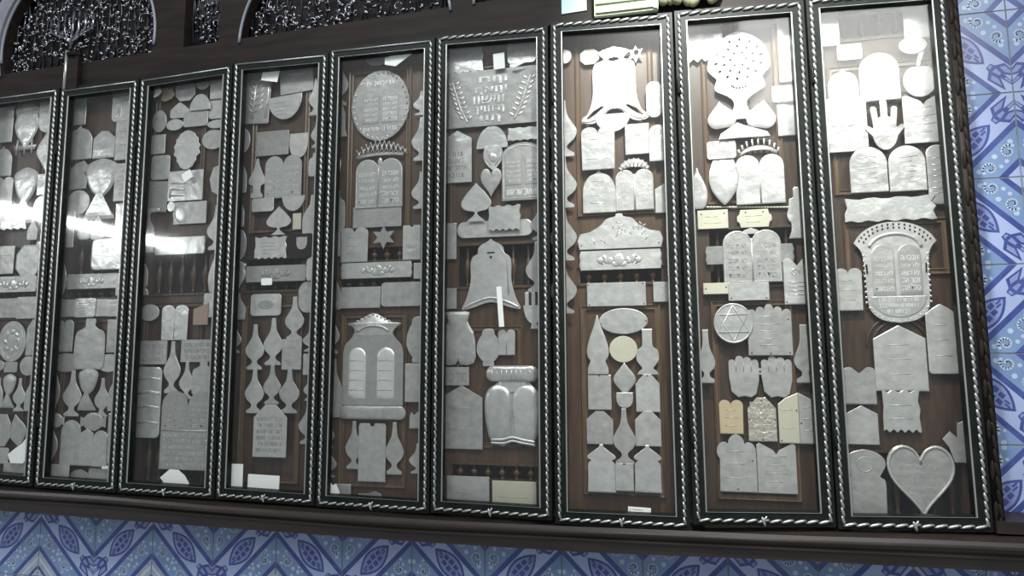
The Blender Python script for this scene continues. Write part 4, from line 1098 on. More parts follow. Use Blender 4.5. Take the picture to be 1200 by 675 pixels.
for s in (-1, 1): m.tube([(s * .3 * w, -t, .3 * h), (s * .4 * w, -t, 0), (s * .1 * w, -t, -.3 * h)], .0014, False, 6)
add(o, 'embossed_mask', m, 'shiny', True)
P('heart', 328, 322, 466, 518, 'small plain heart below the embossed shield', mat='silver', bev=.0014)
o, w, h, t = P('framed', 468, 150, 745, 532, 'framed plaque with two inscribed tablets by the right frame', name='framed_tablets_plaque', mat='mid', th=.002,
   polys=lambda w, h: [[(-w / 2, -h / 2), (w / 2, -h / 2), (w / 2, .28 * h)] + arc(0, .26 * h, w / 2, .24 * h, 10, 170, 14) + [(-w / 2, .28 * h)]])
m = MB(); ridge(m, [(-.46 * w, -.46 * h), (.46 * w, -.46 * h), (.46 * w, .26 * h)] + arc(0, .26 * h, .46 * w, .19 * h, 10, 170, 12) + [(-.46 * w, .26 * h)], .0018, -t); add(o, 'rim', m, 'shiny', True)
for c, L in ((-.22, TEN_L), (.26, TEN_R)):
    m = MB(); m.plate(shift(outline('arch', .40 * w, .58 * h), c * w, .05 * h), -t + .0002, -t - .0012, bevel=.0012); tb = add(o, 'tablet', m, 'mid')
    m = MB(); commandments(m, (c - .16) * w, (c + .16) * w, -.2 * h, .2 * h, L, -t - .0012); add(tb, 'inscription', m, 'bright')
m = MB(); scribble(m, -.4 * w, .4 * w, -.43 * h, -.29 * h, 1, -t, 3, .0008, .7); add(o, 'inscription', m, 'bright')
P('spade', 200, 420, 396, 674, 'spade shaped plaque beside the small heart', mat='shiny', bev=.0016)
Z(505, 240, 5.194)
P('pill', 160, 96, 622, 196, 'long pale strip with rounded ends below the spade', name='strip_plaque')
P('wavy', 348, 5, 548, 152, 'wavy edged square plaque right of the spade', mat='shiny')
P('rect', 66, 112, 156, 332, 'upright oblong plaque at the left edge beside the long strip', mat='shiny')
P('vase', 606, -10, 725, 216, 'upper vase cut off by the right frame')
P('vase', 576, 222, 720, 532, 'lower vase cut off by the right frame')
P('rect', 58, 508, 157, 634, 'small square plaque at the left edge above the mantle shape', mat='silver')
def bell6(w, h):
    a, b = w / 2, h / 2
    R = spline([(.0, -.78 * b), (.25 * a, -.82 * b), (.6 * a, -.92 * b), (1.0 * a, -.98 * b), (.86 * a, -.7 * b), (.70 * a, -.2 * b), (.70 * a, .3 * b), (.62 * a, .5 * b), (.46 * a, .58 * b), (.44 * a, .72 * b), (.34 * a, .82 * b), (.1 * a, .93 * b), (0, b)], 3)
    return [R + [(-x, z) for x, z in R[::-1]]]
o, w, h, t = P('bell', 190, 206, 545, 640, 'bell shaped plaque with a slot and flared foot', mat='shiny', name='bell_crest_plaque', polys=bell6, bev=.002,
   holes=lambda w, h: [[(-.075 * w, .29 * h), (.075 * w, .29 * h), (.06 * w, .31 * h), (-.06 * w, .31 * h)], [(-.03 * w, .25 * h), (0, .205 * h), (.03 * w, .25 * h)]])
m = MB(); m.tube([(x * w, -t, z * h) for x, z in spline([(-.46, -.47), (-.3, -.40), (0, -.33), (.3, -.40), (.46, -.47)], 5)], .0036, False, 8); add(o, 'foot_moulding', m, 'shiny', True)
m = MB(); m.tube([(.3 * w, -t, -.3 * h), (.27 * w, -t, .25 * h), (.1 * w, -t, .42 * h)], .0016, False, 6); add(o, 'side_rib', m, 'shiny', True)
def fork(w, h):
    a, b = w / 2, h / 2; O = [outline('bowl', w * .95, h * .5)]; O[0] = shift(O[0], 0, -.12 * h)
    for x in (-.62, 0, .62): O.append(shift(outline('pill', .3 * w * .6, .5 * h), x * a, .25 * h))
    O.append([(-.14 * w, -.5 * h), (.25 * w, -.5 * h), (.1 * w, -.3 * h), (-.08 * w, -.3 * h)])
    return O
P('hand', 560, 528, 690, 755, 'three pronged hand plaque by the right frame', polys=fork, mat='shiny')
Z(505, 350, 5.626)
P('mantle_twin', 62, 82, 296, 438, 'scroll mantle shaped plaque with lobed foot at left', mat='silver', bev=.0025)
P('flask', 303, 198, 456, 446, 'squat flask shaped plaque left of the small paired tags')
o, w, h, t = P('twin', 443, 203, 556, 372, 'small plaque of two joined tags hanging on the panel', mat='shiny')
m = MB(); m.tube([(0, -t, -.45 * h), (0, -t, .35 * h)], .0011, False, 5); add(o, 'seam', m, 'dull', True)
o, w, h, t = paper('rect', 440, -80, 474, 186, 'narrow white reflected streak below the bell plaque', rot=.07, Y=.0275)  # bright reflection in the pane built as a solid white strip
o, w, h, t = P('rect', 62, 452, 252, 572, 'short strip inscribed with Hebrew letters above the pointed plaque', name='strip_plaque')
m = MB(); hebrew(m, 'מזל טוב', -.42 * w, .42 * w, -.3 * h, .34 * h, -t, .0012); add(o, 'inscription', m, 'dull')
Z(505, 450, 4.09)
P('house', 48, 8, 248, 312, 'large pointed plaque with a ruled line at lower left', mat='silver', line=2)
o, w, h, t = P('torah', 250, -92, 535, 300, 'bulging twin scroll relief with cushioned top', name='scroll_relief', th=.002, Y=.0435,
   polys=lambda w, h: [[(-.36 * w, -.46 * h), (-.15 * w, -.5 * h), (0, -.43 * h), (.15 * w, -.46 * h), (.36 * w, -.47 * h), (.42 * w, -.1 * h), (.4 * w, .2 * h), (.26 * w, .3 * h), (-.22 * w, .3 * h), (-.38 * w, .2 * h), (-.42 * w, -.1 * h)]])
m = MB(); cq = shift(outline('pill', .88 * w, .2 * h), 0, .39 * h); m.plate(cq, -.001, -.003); m.pillow(cq, -.003, .0085); cu = add(o, 'cushion', m, 'shiny', True)
m = MB()
for i in range(9):
    u = (i - 4) / 4.6; m.tube([((.36 * u - .03 * abs(u)) * w, -.0112 + abs(u) * .003, .44 * h), (.38 * u * w, -.0118 + abs(u) * .003, .395 * h), (.33 * u * w, -.0112 + abs(u) * .003, .345 * h)], .0015, False, 6)
add(cu, 'pleat', m, 'bright', True)
m = MB(); m.plate([(-.26 * w, .16 * h), (.26 * w, .16 * h), (.22 * w, .32 * h), (-.2 * w, .32 * h)], -.001, -.005, bevel=.002); add(o, 'neck', m, 'shiny')
for s in (1, -1):
    q = [(x * w, z * h) for x, z in spline([(-.18, -.40), (0, -.42), (.18, -.40), (.215, -.2), (.235, .0), (.21, .14), (.12, .225), (0, .245), (-.12, .225), (-.21, .14), (-.235, .0), (-.215, -.2), (-.18, -.40)], 3)][:-1]
    q = [(x + s * .235 * w + (.03 * w if z < -.2 * h else 0) * -s * (-z / h - .2) * 4, z) for x, z in q]
    m = MB(); m.plate(q, -.001, -.004); m.pillow(q, -.004, .0085 if s < 0 else .0072); sc = add(o, 'scroll', m, 'shiny', True)
    m = MB()
    for r in range(9):
        z = (.13 - r * .05) * h
        for k in range(4): m.blob((s * .235 * w + (k - 1.5) * .07 * w, -.0116 + abs(k - 1.5) * .0009 + abs(r - 4) * .0003 + (.0013 if s > 0 else 0), z), .024 * w, .0011, .013 * h, .5 * (1 if (r + k) % 2 else -1), 6, 4)
    add(sc, 'raised_letters', m, 'bright', True)
m = MB(); m.tube([(x * w, -.006, z * h) for x, z in spline([(-.36, -.42), (-.15, -.41), (0, -.385), (.15, -.41), (.38, -.44)], 5)], .0042, False, 8, .9); m.tube([(x * w, -.005, z * h) for x, z in spline([(-.36, -.455), (-.15, -.46), (0, -.43), (.15, -.45), (.38, -.475)], 5)], .0038, False, 8, .9); add(o, 'base_roll', m, 'shiny', True)
P('rect', 76, 442, 280, 596, 'flat grey card leaning at the bottom left', name='backing_card', mat='silver', line=1)
P('rect', 294, 466, 506, 612, 'flat beige card leaning at the bottom right', name='backing_card', mat='ivory', line=1)

# ============================ fifth cabinet (middle)
D(5); Z(375, 50, 5.626)
P('oval', 308, 68, 452, 152, 'small oval plaque half under the folded paper', mat='dull')
o, w, h, t = paper('kitepaper', 428, 26, 688, 150, 'folded white paper triangle at the top right', name='folded_paper', Y=.02)
P('vase', 70, 105, 188, 418, 'highest vase on the left edge beside the round crest')
P('bell', 66, 415, 184, 622, 'ribbed bell shape on the left edge beside the round crest')
o, w, h, t = P('oval', 210, 183, 592, 648, 'round crest with two inscribed tablets in a wreath', name='crest_plaque', mat='mid', th=.002)
m = MB()
for i in range(44):
    a = 2 * pi * i / 34; m.blob((.46 * w * cos(a), -t, .46 * h * sin(a)), .036 * w, .0018, .014 * w, a + 1.0, 7, 4)
add(o, 'wreath', m, 'shiny', True)
for c, L in ((-.16, TEN_L), (.17, TEN_R)):
    m = MB(); m.plate(shift(outline('arch', .29 * w, .47 * h), c * w, -.02 * h), -t + .0002, -t - .0012, bevel=.001); tb = add(o, 'tablet', m, 'mid')
    m = MB(); commandments(m, (c - .12) * w, (c + .12) * w, -.23 * h, .12 * h, L, -t - .0012); add(tb, 'inscription', m, 'bright')
m = MB(); scribble(m, -.24 * w, .26 * w, .27 * h, .36 * h, 1, -t, 8, .0008); scribble(m, -.3 * w, .3 * w, -.37 * h, -.29 * h, 1, -t, 9, .0006); add(o, 'inscription', m, 'bright')
P('vase', 615, 318, 735, 478, 'highest vase on the right edge beside the round crest')
Z(375, 150, 5.626)
P('drop', 60, 88, 140, 322, 'drop shape on the left edge beside the crowned tablets')
P('jug', 55, 412, 166, 690, 'jug shape on the left edge below the drop shape')
P('vase', 604, -72, 740, 216, 'middle vase on the right edge')
P('vase', 602, 288, 740, 532, 'lowest vase on the right edge beside the crowned tablets')
P('rect', 218, 516, 537, 655, 'plain oblong block under the crowned tablets', mat='dull')
o, w, h, t = P('tablets', 235, 203, 546, 526, 'inscribed tablets under a wide lace crown', name='crowned_tablets_plaque', mat='mid', th=.0018)
m = MB()
m.plate([(x * w, z * h) for x, z in spline([(-.50, .56), (-.25, .61), (0, .63), (.25, .62), (.52, .58)], 4)] + [(x * w, z * h) for x, z in spline([(.50, .53), (.25, .56), (0, .57), (-.25, .55), (-.46, .52)], 4)], 0, -t)
for i in range(11):
    x = (-.48 + .098 * i) * w; z0 = (.56 + .06 * (1 - ((i - 5) / 5) ** 2)) * h; zz = z0 + (.13 + .11 * (1 - ((i - 5) / 5) ** 2)) * h
    m.tube([(x, -t, z0), (x + .085 * w, -t, zz - .02 * h)], .0016, False, 5); m.tube([(x + .085 * w, -t, z0), (x, -t, zz)], .0017, False, 5); m.blob((x, -t, zz), .018 * w, .0012, .018 * w, 0, 7, 4)
add(o, 'crown', m, 'shiny', True, 'openwork lace crown')
m = MB(); m.tube([(-.02 * w, -t, -.48 * h), (-.01 * w, -t, .2 * h), (0, -t, .42 * h)], .0026, False, 6); m.blob((.02 * w, -t, .44 * h), .05 * w, .0016, .08 * h, 0, 8, 5)
for s in (-1, 1):
    for z in (.22, -.18): m.tube([(-.02 * w, -t, z * h - .1 * h), (s * .1 * w, -t, z * h + .06 * h)], .0013, False, 5)
add(o, 'palm_stem', m, 'shiny', True)
m = MB(); ridge(m, inset(outline('tablets', w, h), .955), .0014, -t); add(o, 'rim', m, 'shiny', True)
for s, L in ((-1, TEN_L), (1, TEN_R)):
    m = MB(); commandments(m, s * .25 * w - .17 * w, s * .25 * w + .17 * w, -.43 * h, .26 * h, L, -t); add(o, 'inscription', m, 'bright')
Z(375, 250, 5.626)
P('star', 338, 78, 502, 236, 'star shaped plaque on the rail below the oblong block', mat='dull')
P('twin', 138, 95, 318, 322, 'twin topped plaque at left below the oblong block', mat='silver', line=3)
P('notch', 546, 78, 664, 306, 'embossed notched plaque at right below the oblong block', mat='silver', txt=4)
P('rect', 66, 128, 134, 286, 'narrow plaque at the left edge beside the twin topped one')
P('rect', 618, 328, 670, 432, 'small square plaque at the right end of the clasped strip')
o, w, h, t = P('strip', 138, 322, 607, 427, 'long strip with embossed clasp across the middle rail', mat='silver'); clasp(o, w, h, t, .03 * w, .9)
P('rect', 138, 485, 398, 625, 'left oblong strip below the middle rail', name='strip_plaque', mat='silver')
P('rrect', 403, 453, 672, 614, 'right oblong strip below the middle rail', name='strip_plaque', mat='silver')
P('bottle', 52, 385, 138, 635, 'narrow bottle at the left edge beside the lower strips')
Z(370, 350, 5.626)
P('vase', 60, 92, 158, 364, 'upper vase left of the great tablet crest')
P('bottle', 58, 398, 178, 782, 'tall bottle left of the great tablet crest')
o, w, h, t = P('crest', 162, 94, 596, 806, 'great crest with two smooth arched tablets and a rolled base', name='crest_plaque', mat='mid', th=.002,
   polys=lambda w, h: [[(-.46 * w, -.36 * h), (.46 * w, -.36 * h), (.46 * w, .02 * h)] + spline([(.46 * w, .12 * h), (.43 * w, .2 * h), (.33 * w, .27 * h), (.29 * w, .32 * h)], 4) + [(-.29 * w, .32 * h)] + spline([(-.29 * w, .32 * h), (-.33 * w, .27 * h), (-.43 * w, .2 * h), (-.46 * w, .12 * h)], 4)])
m = MB(); m.plate(spline([(-.27 * w, .28 * h), (-.31 * w, .36 * h), (-.40 * w, .40 * h), (-.25 * w, .42 * h), (0, .5 * h), (.25 * w, .42 * h), (.42 * w, .40 * h), (.33 * w, .35 * h), (.28 * w, .28 * h)], 4), 0, -t - .001, bevel=.002)
m.tube([(x * w, -t - .001, z * h) for x, z in spline([(-.24, .33), (-.1, .375), (.1, .375), (.24, .33)], 4)], .0042, False, 8)
for i in range(9):
    x = (-.24 + .06 * i); m.blob((x * w, -t - .001, (.485 - abs(x) * .26) * h), .022 * w, .0016, .012 * h, 0, 7, 4)
add(o, 'crown', m, 'shiny', True)
for c in (-.235, .2):
    m = MB(); q = shift(outline('arch', .27 * w, .475 * h), c * w, -.06 * h); m.pillow(q, -t + .0002, .0042, ((1, 0), (.95, .5), (.88, .8), (.75, .95), (.4, 1))); tb = add(o, 'tablet', m, 'bright', True)
    m = MB()
    for i in range(4): m.tube([((c - .11) * w, -t - .0036, (.05 - i * .09) * h), (c * w, -t - .0040, (.055 - i * .09) * h), ((c + .11) * w, -t - .0036, (.05 - i * .09) * h)], .0011, False, 5)
    add(tb, 'ruled_line', m, 'silver', True)
m = MB(); m.plate(shift(outline('pill', w, .125 * h), 0, -.425 * h), 0, -.001); m.pillow(shift(outline('pill', w, .125 * h), 0, -.425 * h), -.001, .006); add(o, 'base_roll', m, 'silver', True)
P('flask', 600, 118, 745, 424, 'flask at right of the great tablet crest')
P('rect', 588, 428, 735, 682, 'oblong plaque right of the great tablet crest')
Z(370, 460, 4.655)
P('vase', 162, 156, 257, 418, 'vase left of the notched plaque at the bottom')
P('vase', 378, 162, 482, 448, 'vase right of the notched plaque at the bottom')
P('notch', 233, 168, 382, 488, 'tall notched plaque between two vases at the bottom')
P('vase', 30, 145, 102, 302, 'third vase down the left edge beside the bottom vases')
P('vase', 28, 298, 114, 462, 'lowest vase on the left edge above the crumpled paper')
P('torn', 512, 98, 600, 198, 'torn scrap of silver at the right edge', mat='silver')
P('vase', 510, 278, 610, 443, 'vase cut off by the right frame at the bottom')
P('rect', 100, 498, 192, 592, 'square plaque behind the crumpled paper', mat='silver')
o, w, h, t = paper('crumple', 46, 472, 132, 592, 'crumpled white paper in the bottom left corner', name='crumpled_paper', Y=.022)
P('bracket', 226, 538, 418, 614, 'bracket shaped plaque on the very bottom rail', mat='dull')

# ============================ fourth cabinet
D(4); Z(265, 65, 6.752)
o, w, h, t = P('rect', 122, 112, 352, 540, 'tilted plaque embossed with a leafy tree', rot=-.05, mat='mid', name='leaf_plaque', bev=.002)
m = MB(); m.tube([(-.05 * w, -t, -.4 * h), (0, -t, .36 * h)], .0034, False, 6)
for i in range(6):
    for s in (-1, 1): m.tube([(-.04 * w + i * .01 * w, -t, (-.3 + i * .11) * h), (s * .17 * w, -t, (-.24 + i * .11) * h), (s * .27 * w, -t, (-.15 + i * .105) * h)], .0028, False, 6, .8, lambda q: 1 - .5 * q)
for s in (-1, 1): m.tube([(s * .40 * w, -t, -.4 * h), (s * .42 * w, -t, .02 * h), (s * .45 * w, -t, .3 * h)], .0042, False, 6, .8)
add(o, 'embossed_tree', m, 'shiny', True)
P('rect', 428, 62, 690, 296, 'large plain square plaque in the top right corner', rot=.07, line=2)
paper('rect', 288, 82, 420, 204, 'small white card stuck over the leafy tree plaque', rot=-.2, name='paper_tag')
P('bowl', 332, 318, 606, 506, 'half round ribbed plaque under the plain square one', rot=.08, line=4, mat='silver')
P('vase', 655, 180, 765, 474, 'topmost vase cut off by the right frame')
P('vase', 672, 498, 770, 730, 'second vase down the right frame')
Z(262, 150, 6.136)
P('rect', 238, 22, 470, 198, 'dim oblong plaque above the inscribed tablets', mat='dull')
P('cup', 474, 38, 607, 214, 'round bottomed cup shape above the inscribed tablets at right', mat='silver')
P('oval', 85, 2, 192, 182, 'upright oval on the left edge beside the dim oblong')
P('bottle', 72, 186, 168, 468, 'bottle on the left edge below the upright oval')
P('bottle', 56, 468, 150, 712, 'second bottle on the left edge')
P('spire', 183, 222, 302, 504, 'spired lamp shape left of the inscribed tablets', mat='shiny')
o, w, h, t = P('tablets', 298, 198, 562, 502, 'pair of inscribed tablets beside the spired lamp', name='crowned_tablets_plaque', mat='mid')
for s, L in ((-1, TEN_L), (1, TEN_R)):
    m = MB(); commandments(m, s * .235 * w - .2 * w, s * .235 * w + .2 * w, -.46 * h, .26 * h, L, -t); add(o, 'inscription', m, 'shiny')
P('rrect', 203, 504, 362, 602, 'rounded oblong below the spired lamp')
P('bowl', 420, 488, 584, 597, 'shallow bowl shape below the inscribed tablets')
P('jug', 612, 178, 700, 348, 'jug cut off by the right frame beside the inscribed tablets')
Z(258, 240, 6.136)
P('spade', 336, 12, 508, 218, 'spade shaped plaque below the inscribed tablets')
P('rect', 522, 62, 583, 178, 'tiny yellowish plaque right of the spade', mat='ivory')
P('bottle', 594, -70, 740, 212, 'bottle cut off by the right frame beside the spade')
P('rect', 195, 215, 655, 390, 'dark wide board behind the knobbly plaque', mat='wood_dark', name='mounting_board')
P('wavy', 248, 232, 480, 384, 'knobbly edged plaque on the dark board', mat='silver', line=4)
o, w, h, t = P('cup', 548, 232, 626, 322, 'small cup emblem at the right end of the dark board', mat='silver')
P('oval', 84, 176, 190, 400, 'upright oval on the left edge beside the dark board')
P('urn', 82, 402, 184, 605, 'urn on the left edge below the upright oval')
o, w, h, t = P('strip', 183, 436, 618, 553, 'long strip with faint clasp below the dark board', mat='dull'); clasp(o, w, h, t, .0, .9, 'dull')
paper('rrect', 296, 528, 374, 578, 'tiny white highlight on the clasped strip', name='scrap_or_glint')  # white highlight built as a small solid patch
P('jug', 620, 335, 740, 545, 'jug cut off by the right frame beside the clasped strip')
Z(255, 330, 6.136)
P('pill', 582, 0, 720, 224, 'rounded plaque by the right frame below the balusters')
o, w, h, t = P('rrect', 238, 88, 458, 246, 'rounded card with a dark oval stamp below the balusters', mat='silver')
m = MB(); m.plate(outline('oval', w * .5, h * .42), -t + .0002, -t - .0006, bevel=.001); add(o, 'oval_stamp', m, 'dull')
P('bottle', 92, 82, 202, 274, 'squat bottle at the left edge beside the stamped card')
P('vase', 80, 298, 172, 514, 'small vase alone at the left edge')
P('vase', 202, 308, 338, 634, 'left vase of the upper three')
P('vase', 332, 262, 472, 602, 'middle vase of the upper three')
P('vase', 486, 108, 624, 418, 'right vase of the upper three, standing highest', )
P('rect', 463, 413, 604, 634, 'banded square plaque below the highest vase', line=3)
P('vase', 612, 318, 740, 504, 'upper vase by the right frame in the lower half')
P('rect', 615, 518, 730, 672, 'square plaque by the right frame below the vase')
Z(250, 420, 3.855)
P('vase', 143, 44, 230, 248, 'left vase of the lower three')
P('vase', 226, 28, 307, 208, 'middle vase of the lower three')
P('vase', 298, 44, 390, 248, 'right vase of the lower three')
o, w, h, t = P('tag', 181, 208, 332, 447, 'inscribed shouldered plaque below the lower three vases', bev=.001)
m = MB(); scribble(m, -.4 * w, .4 * w, -.42 * h, .28 * h, 6, -t, 21, .0006, .58); add(o, 'inscription', m, 'mid')
paper('rect', 62, 476, 133, 606, 'tall blank white card at the bottom left', name='white_card')
o, w, h, t = paper('rect', 155, 526, 298, 619, 'wide blank white card at the bottom', name='white_card', rot=-.02)
P('vase', 408, 78, 470, 192, 'second vase by the right frame beside the lower three')
P('vase', 385, 198, 475, 388, 'lowest vase by the right frame')

# ============================ third cabinet
D(3); Z(155, 80, 7.5)
P('crumple', 262, 150, 378, 290, 'crumpled golden foil at the top left', mat='gold', name='gilt_scrap')
P('oct', 383, 113, 557, 287, 'eight sided plaque at the top centre')
P('bowl', 553, 92, 692, 188, 'half round plaque at the top edge')
P('rect', 688, 72, 850, 267, 'square plaque in the top right corner')
P('rhouse', 336, 302, 498, 438, 'low pointed plaque in the second row')
P('rrect', 676, 272, 850, 442, 'rounded plaque below the top right square')
P('dome', 508, 226, 690, 368, 'domed plaque in the second row')
P('rrect', 452, 372, 668, 512, 'wide rounded plaque under the domed one')
P('oval', 660, 452, 840, 528, 'flat oval by the right frame in the third row')
P('oval', 178, 372, 303, 564, 'upright oval near the left frame at the top')
P('oval', 298, 448, 450, 548, 'small flat oval left of the wide rounded plaque')
paper('crumple', 128, 130, 262, 267, 'torn white paper at the top left corner', name='torn_paper', Y=.03)
Z(150, 150, 6.136)
P('oval', 533, 12, 700, 154, 'broad oval right of the scalloped shield')
P('rect', 160, 50, 268, 188, 'small square below the upright oval at left')
P('rrect', 168, 198, 302, 373, 'upright rounded plaque below the small left square', bev=.0016)
o, w, h, t = P('shieldlike', 325, 18, 524, 300, 'scalloped shield shaped plaque', name='shield_plaque', bev=.0014,
    polys=lambda w, h: [[((.5 + .03 * (1 if i % 2 else -1)) * w * sin(2 * pi * i / 32) * (.92 - .12 * (cos(2 * pi * i / 32) < -.3)), .5 * h * cos(2 * pi * i / 32)) for i in range(32)]])
P('rect', 95, 385, 285, 604, 'dim skewed square beside the embossed square', mat='dull', rot=-.05, line=3)
o, w, h, t = P('rect', 287, 306, 540, 524, 'shiny embossed square plaque under the scalloped shield', mat='shiny', bev=.002)
m = MB()
for i in range(3): m.tube([(-.4 * w, -t, (.1 - i * .2) * h), (0, -t, (.08 - i * .2) * h)], .003, False, 6)
m.tube([(-.4 * w, -t, .15 * h), (-.42 * w, -t, -.38 * h)], .0034, False, 6); add(o, 'embossing', m, 'shiny', True)
paper('rect', 392, 312, 460, 374, 'tiny white tag on the embossed square', rot=.5, name='paper_tag')
P('hex', 588, 262, 700, 484, 'six sided plaque by the right frame')
o, w, h, t = P('rect', 330, 530, 564, 690, 'oblong plaque with a round embossed seal', mat='silver')
m = MB(); m.blob((-.26 * w, -t, 0), .21 * w, .0026, .42 * h, 0, 16, 6); ridge(m, arc(-.26 * w, 0, .24 * w, .46 * h, 0, 360, 20)[:-1], .0016, -t); add(o, 'round_seal', m, 'shiny', True)
P('oval', 283, 530, 338, 602, 'little round knob plaque left of the embossed seal', mat='shiny')
Z(148, 240, 6.137)
P('tee', 88, 28, 228, 345, 'T topped bottle by the left frame', mat='shiny')
P('vase', 582, 5, 720, 325, 'bulb shaped vase by the right frame')
P('strip', 208, 232, 568, 356, 'long bright strip above the dark balusters', mat='shiny')
P('bottle', 62, 350, 158, 590, 'dim bottle by the left frame beside the balusters', mat='silver')
P('dome', 72, 588, 160, 650, 'small dome at the left end of the baluster rail', mat='silver')
P('drop', 590, 335, 700, 640, 'tall drop shape by the right frame beside the balusters', mat='silver')
Z(140, 335, 5.624)
P('oval', 136, 122, 263, 232, 'oval disc left of the white twin tablet')
o, w, h, t = P('twin', 278, 126, 453, 358, 'pale twin tablet with a centre groove', mat='shiny')
m = MB(); m.tube([(0, -t, -.46 * h), (0, -t, .26 * h)], .0014, False, 5); add(o, 'centre_rib', m, 'silver', True)
P('rrect', 555, 48, 640, 208, 'narrow rounded plaque by the right frame above the inscribed strip')
o, w, h, t = P('slant', 488, 112, 585, 258, 'pinkish reflection shape right of the white twin tablet', mat='pink', name='reflection_slip')  # pinkish reflection in the pane built as a solid shape
for x0, y0, x1, y1, d in ((88, 362, 314, 518, 'left one of two inscribed strips'), (406, 354, 625, 503, 'right one of two inscribed strips')):
    o, w, h, t = P('rect', x0, y0, x1, y1, d, name='strip_plaque', mat='silver', rim=1.2)
    m = MB(); scribble(m, -.44 * w, .44 * w, -.4 * h, .4 * h, 3, -t, x0, .0007, .6); add(o, 'inscription', m, 'mid')
Z(0, 0, 1)
P('vase', 192, 400, 212, 461, 'long necked vase between the two inscribed strips')
P('vase', 210, 424, 228, 468, 'slim vase just above the big double tablet')
P('jug', 225, 422, 252, 463, 'jug by the right frame under the inscribed strip')
o, w, h, t = P('rrect', 158, 430, 188.5, 513, 'long rippled shiny plaque with rounded ends at left', mat='shiny', bev=.002)
m = MB()
for i, z in enumerate((.32, .12, -.08, -.3)): m.tube([(-.44 * w, -t + .001, z * h), (0, -t + .001, z * h + .03 * h), (.44 * w, -t + .001, z * h)], .0042 if i != 1 else .006, False, 8, .5)
add(o, 'ripple', m, 'shiny', True)
o, w, h, t = P('tablets', 188.5, 458, 251, 551, 'big double tablet covered in Hebrew lettering', name='inscribed_tablets_plaque', mat='mid')
m = MB()
for s, L in ((-1, TEN_L), (1, TEN_R)): commandments(m, s * .24 * w - .2 * w, s * .24 * w + .2 * w, .02 * h, .36 * h, L, -t)
scribble(m, -.46 * w, .46 * w, -.48 * h, -.03 * h, 6, -t, 33, .0007, .66); add(o, 'inscription', m, 'shiny')
m = MB(); m.tube([(-.48 * w, -t, -.005 * h), (.48 * w, -t, -.005 * h)], .0026, False, 6, .6); add(o, 'middle_band', m, 'shiny', True)
Z(135, 440, 4.496)
paper('octpaper', 236, 494, 390, 610, 'many sided white paper on the bottom ledge', name='folded_paper')

# ============================ second cabinet
D(2); Z(60, 95, 7.5)
P('rect', 146, 118, 310, 390, 'plain upright rectangle in the top left corner')
paper('kitepaper', 158, 118, 262, 158, 'thin white slip over the top left rectangle', Y=.033)
P('rrect', 538, 74, 745, 352, 'dimpled rounded rectangle in the top right corner', mat='shiny', bev=.0018, txt=2)
P('ogee', 140, 394, 364, 690, 'ogee topped plaque below the top left rectangle', bev=.0015)
o, w, h, t = P('tag', 372, 440, 558, 678, 'cup shaped plaque with a bright band', mat='silver')
m = MB(); m.plate([(-.48 * w, -.46 * h), (.48 * w, -.46 * h), (.48 * w, -.15 * h), (-.48 * w, -.15 * h)], -t + .0002, -t - .0016, bevel=.003); add(o, 'band', m, 'shiny', label='bright polished band')
P('rect', 566, 348, 735, 692, 'segmented upright plaque by the right frame', line=4)
Z(58, 170, 6.745)
P('torn', 122, 128, 304, 354, 'torn heart like plaque by the left frame')
P('goblet', 282, 108, 530, 584, 'large faceted goblet shape', bev=.003, mat='shiny')
P('oval', 136, 358, 318, 552, 'round disc left of the goblet stem', bev=.0012)
P('rect', 513, 143, 660, 442, 'ribbed plaque by the right frame beside the goblet', line=6)
Z(0, 0, 1)
P('rect', 73, 248, 87, 290, 'narrow bright strip by the left frame below the disc', mat='shiny')
P('rect', 135, 238, 152, 284, 'narrow bright strip by the right frame below the ribbed plaque', mat='shiny')
P('drop', 91, 255, 108, 281, 'small drop below the goblet at left', mat='silver')
P('drop', 105, 253, 124, 281, 'small drop below the goblet in the middle', mat='shiny')
Z(50, 255, 6.138)
P('rrect', 352, 148, 600, 374, 'bright glossy square above the clasped strip', mat='shiny', bev=.003)
P('oval', 96, 328, 170, 574, 'tall oval by the left frame beside the clasped strip')
o, w, h, t = P('strip', 172, 403, 540, 512, 'long strip with embossed clasp', mat='silver'); clasp(o, w, h, t, .0, .9)
P('rect', 528, 398, 590, 562, 'small upright plaque at the right end of the clasped strip')
Z(45, 350, 6.136)
P('rect', 100, 8, 258, 132, 'left square in the row under the balusters')
P('rect', 402, 2, 496, 128, 'third square in the row under the balusters')
P('rrect', 488, 4, 610, 128, 'rightmost square in the row under the balusters', mat='shiny')
P('rrect', 256, -4, 412, 134, 'bright ridged square in the row under the balusters', mat='shiny', line=5)
P('twin', 114, 152, 252, 382, 'twin topped plaque by the left frame in the lower half', bev=.0014)
P('rect', 494, 148, 610, 388, 'plain upright plaque by the right frame in the lower half')
P('oval', 98, 393, 308, 528, 'flat oval left of the figure shaped bottle')
P('oval', 422, 398, 600, 528, 'flat oval right of the figure shaped bottle')
o, w, h, t = P('jug', 260, 143, 480, 508, 'figure shaped bottle with a rounded head', bev=.0025)
Z(0, 0, 1)
P('goblet', 92, 431, 114, 481, 'small goblet below the figure shaped bottle')
P('kite', 58, 434, 70, 485, 'slim spindle by the left frame')
P('vase', 74, 434, 96, 488, 'vase left of the small goblet')
P('vase', 111, 443, 129, 489, 'vase right of the small goblet')
P('bottle', 127, 436, 143, 482, 'bottle by the right frame beside the vases')
Z(35, 450, 5.191)
P('lens', 113, 178, 210, 267, 'almond shaped plaque at lower left')
P('lens', 308, 173, 463, 288, 'almond shaped plaque at lower right')
P('arch', 188, 218, 307, 494, 'arched plaque at left of the lowest group')
P('house', 303, 272, 384, 498, 'pointed plaque in the middle of the lowest group')
P('arch', 382, 282, 474, 504, 'arched plaque at right of the lowest group')
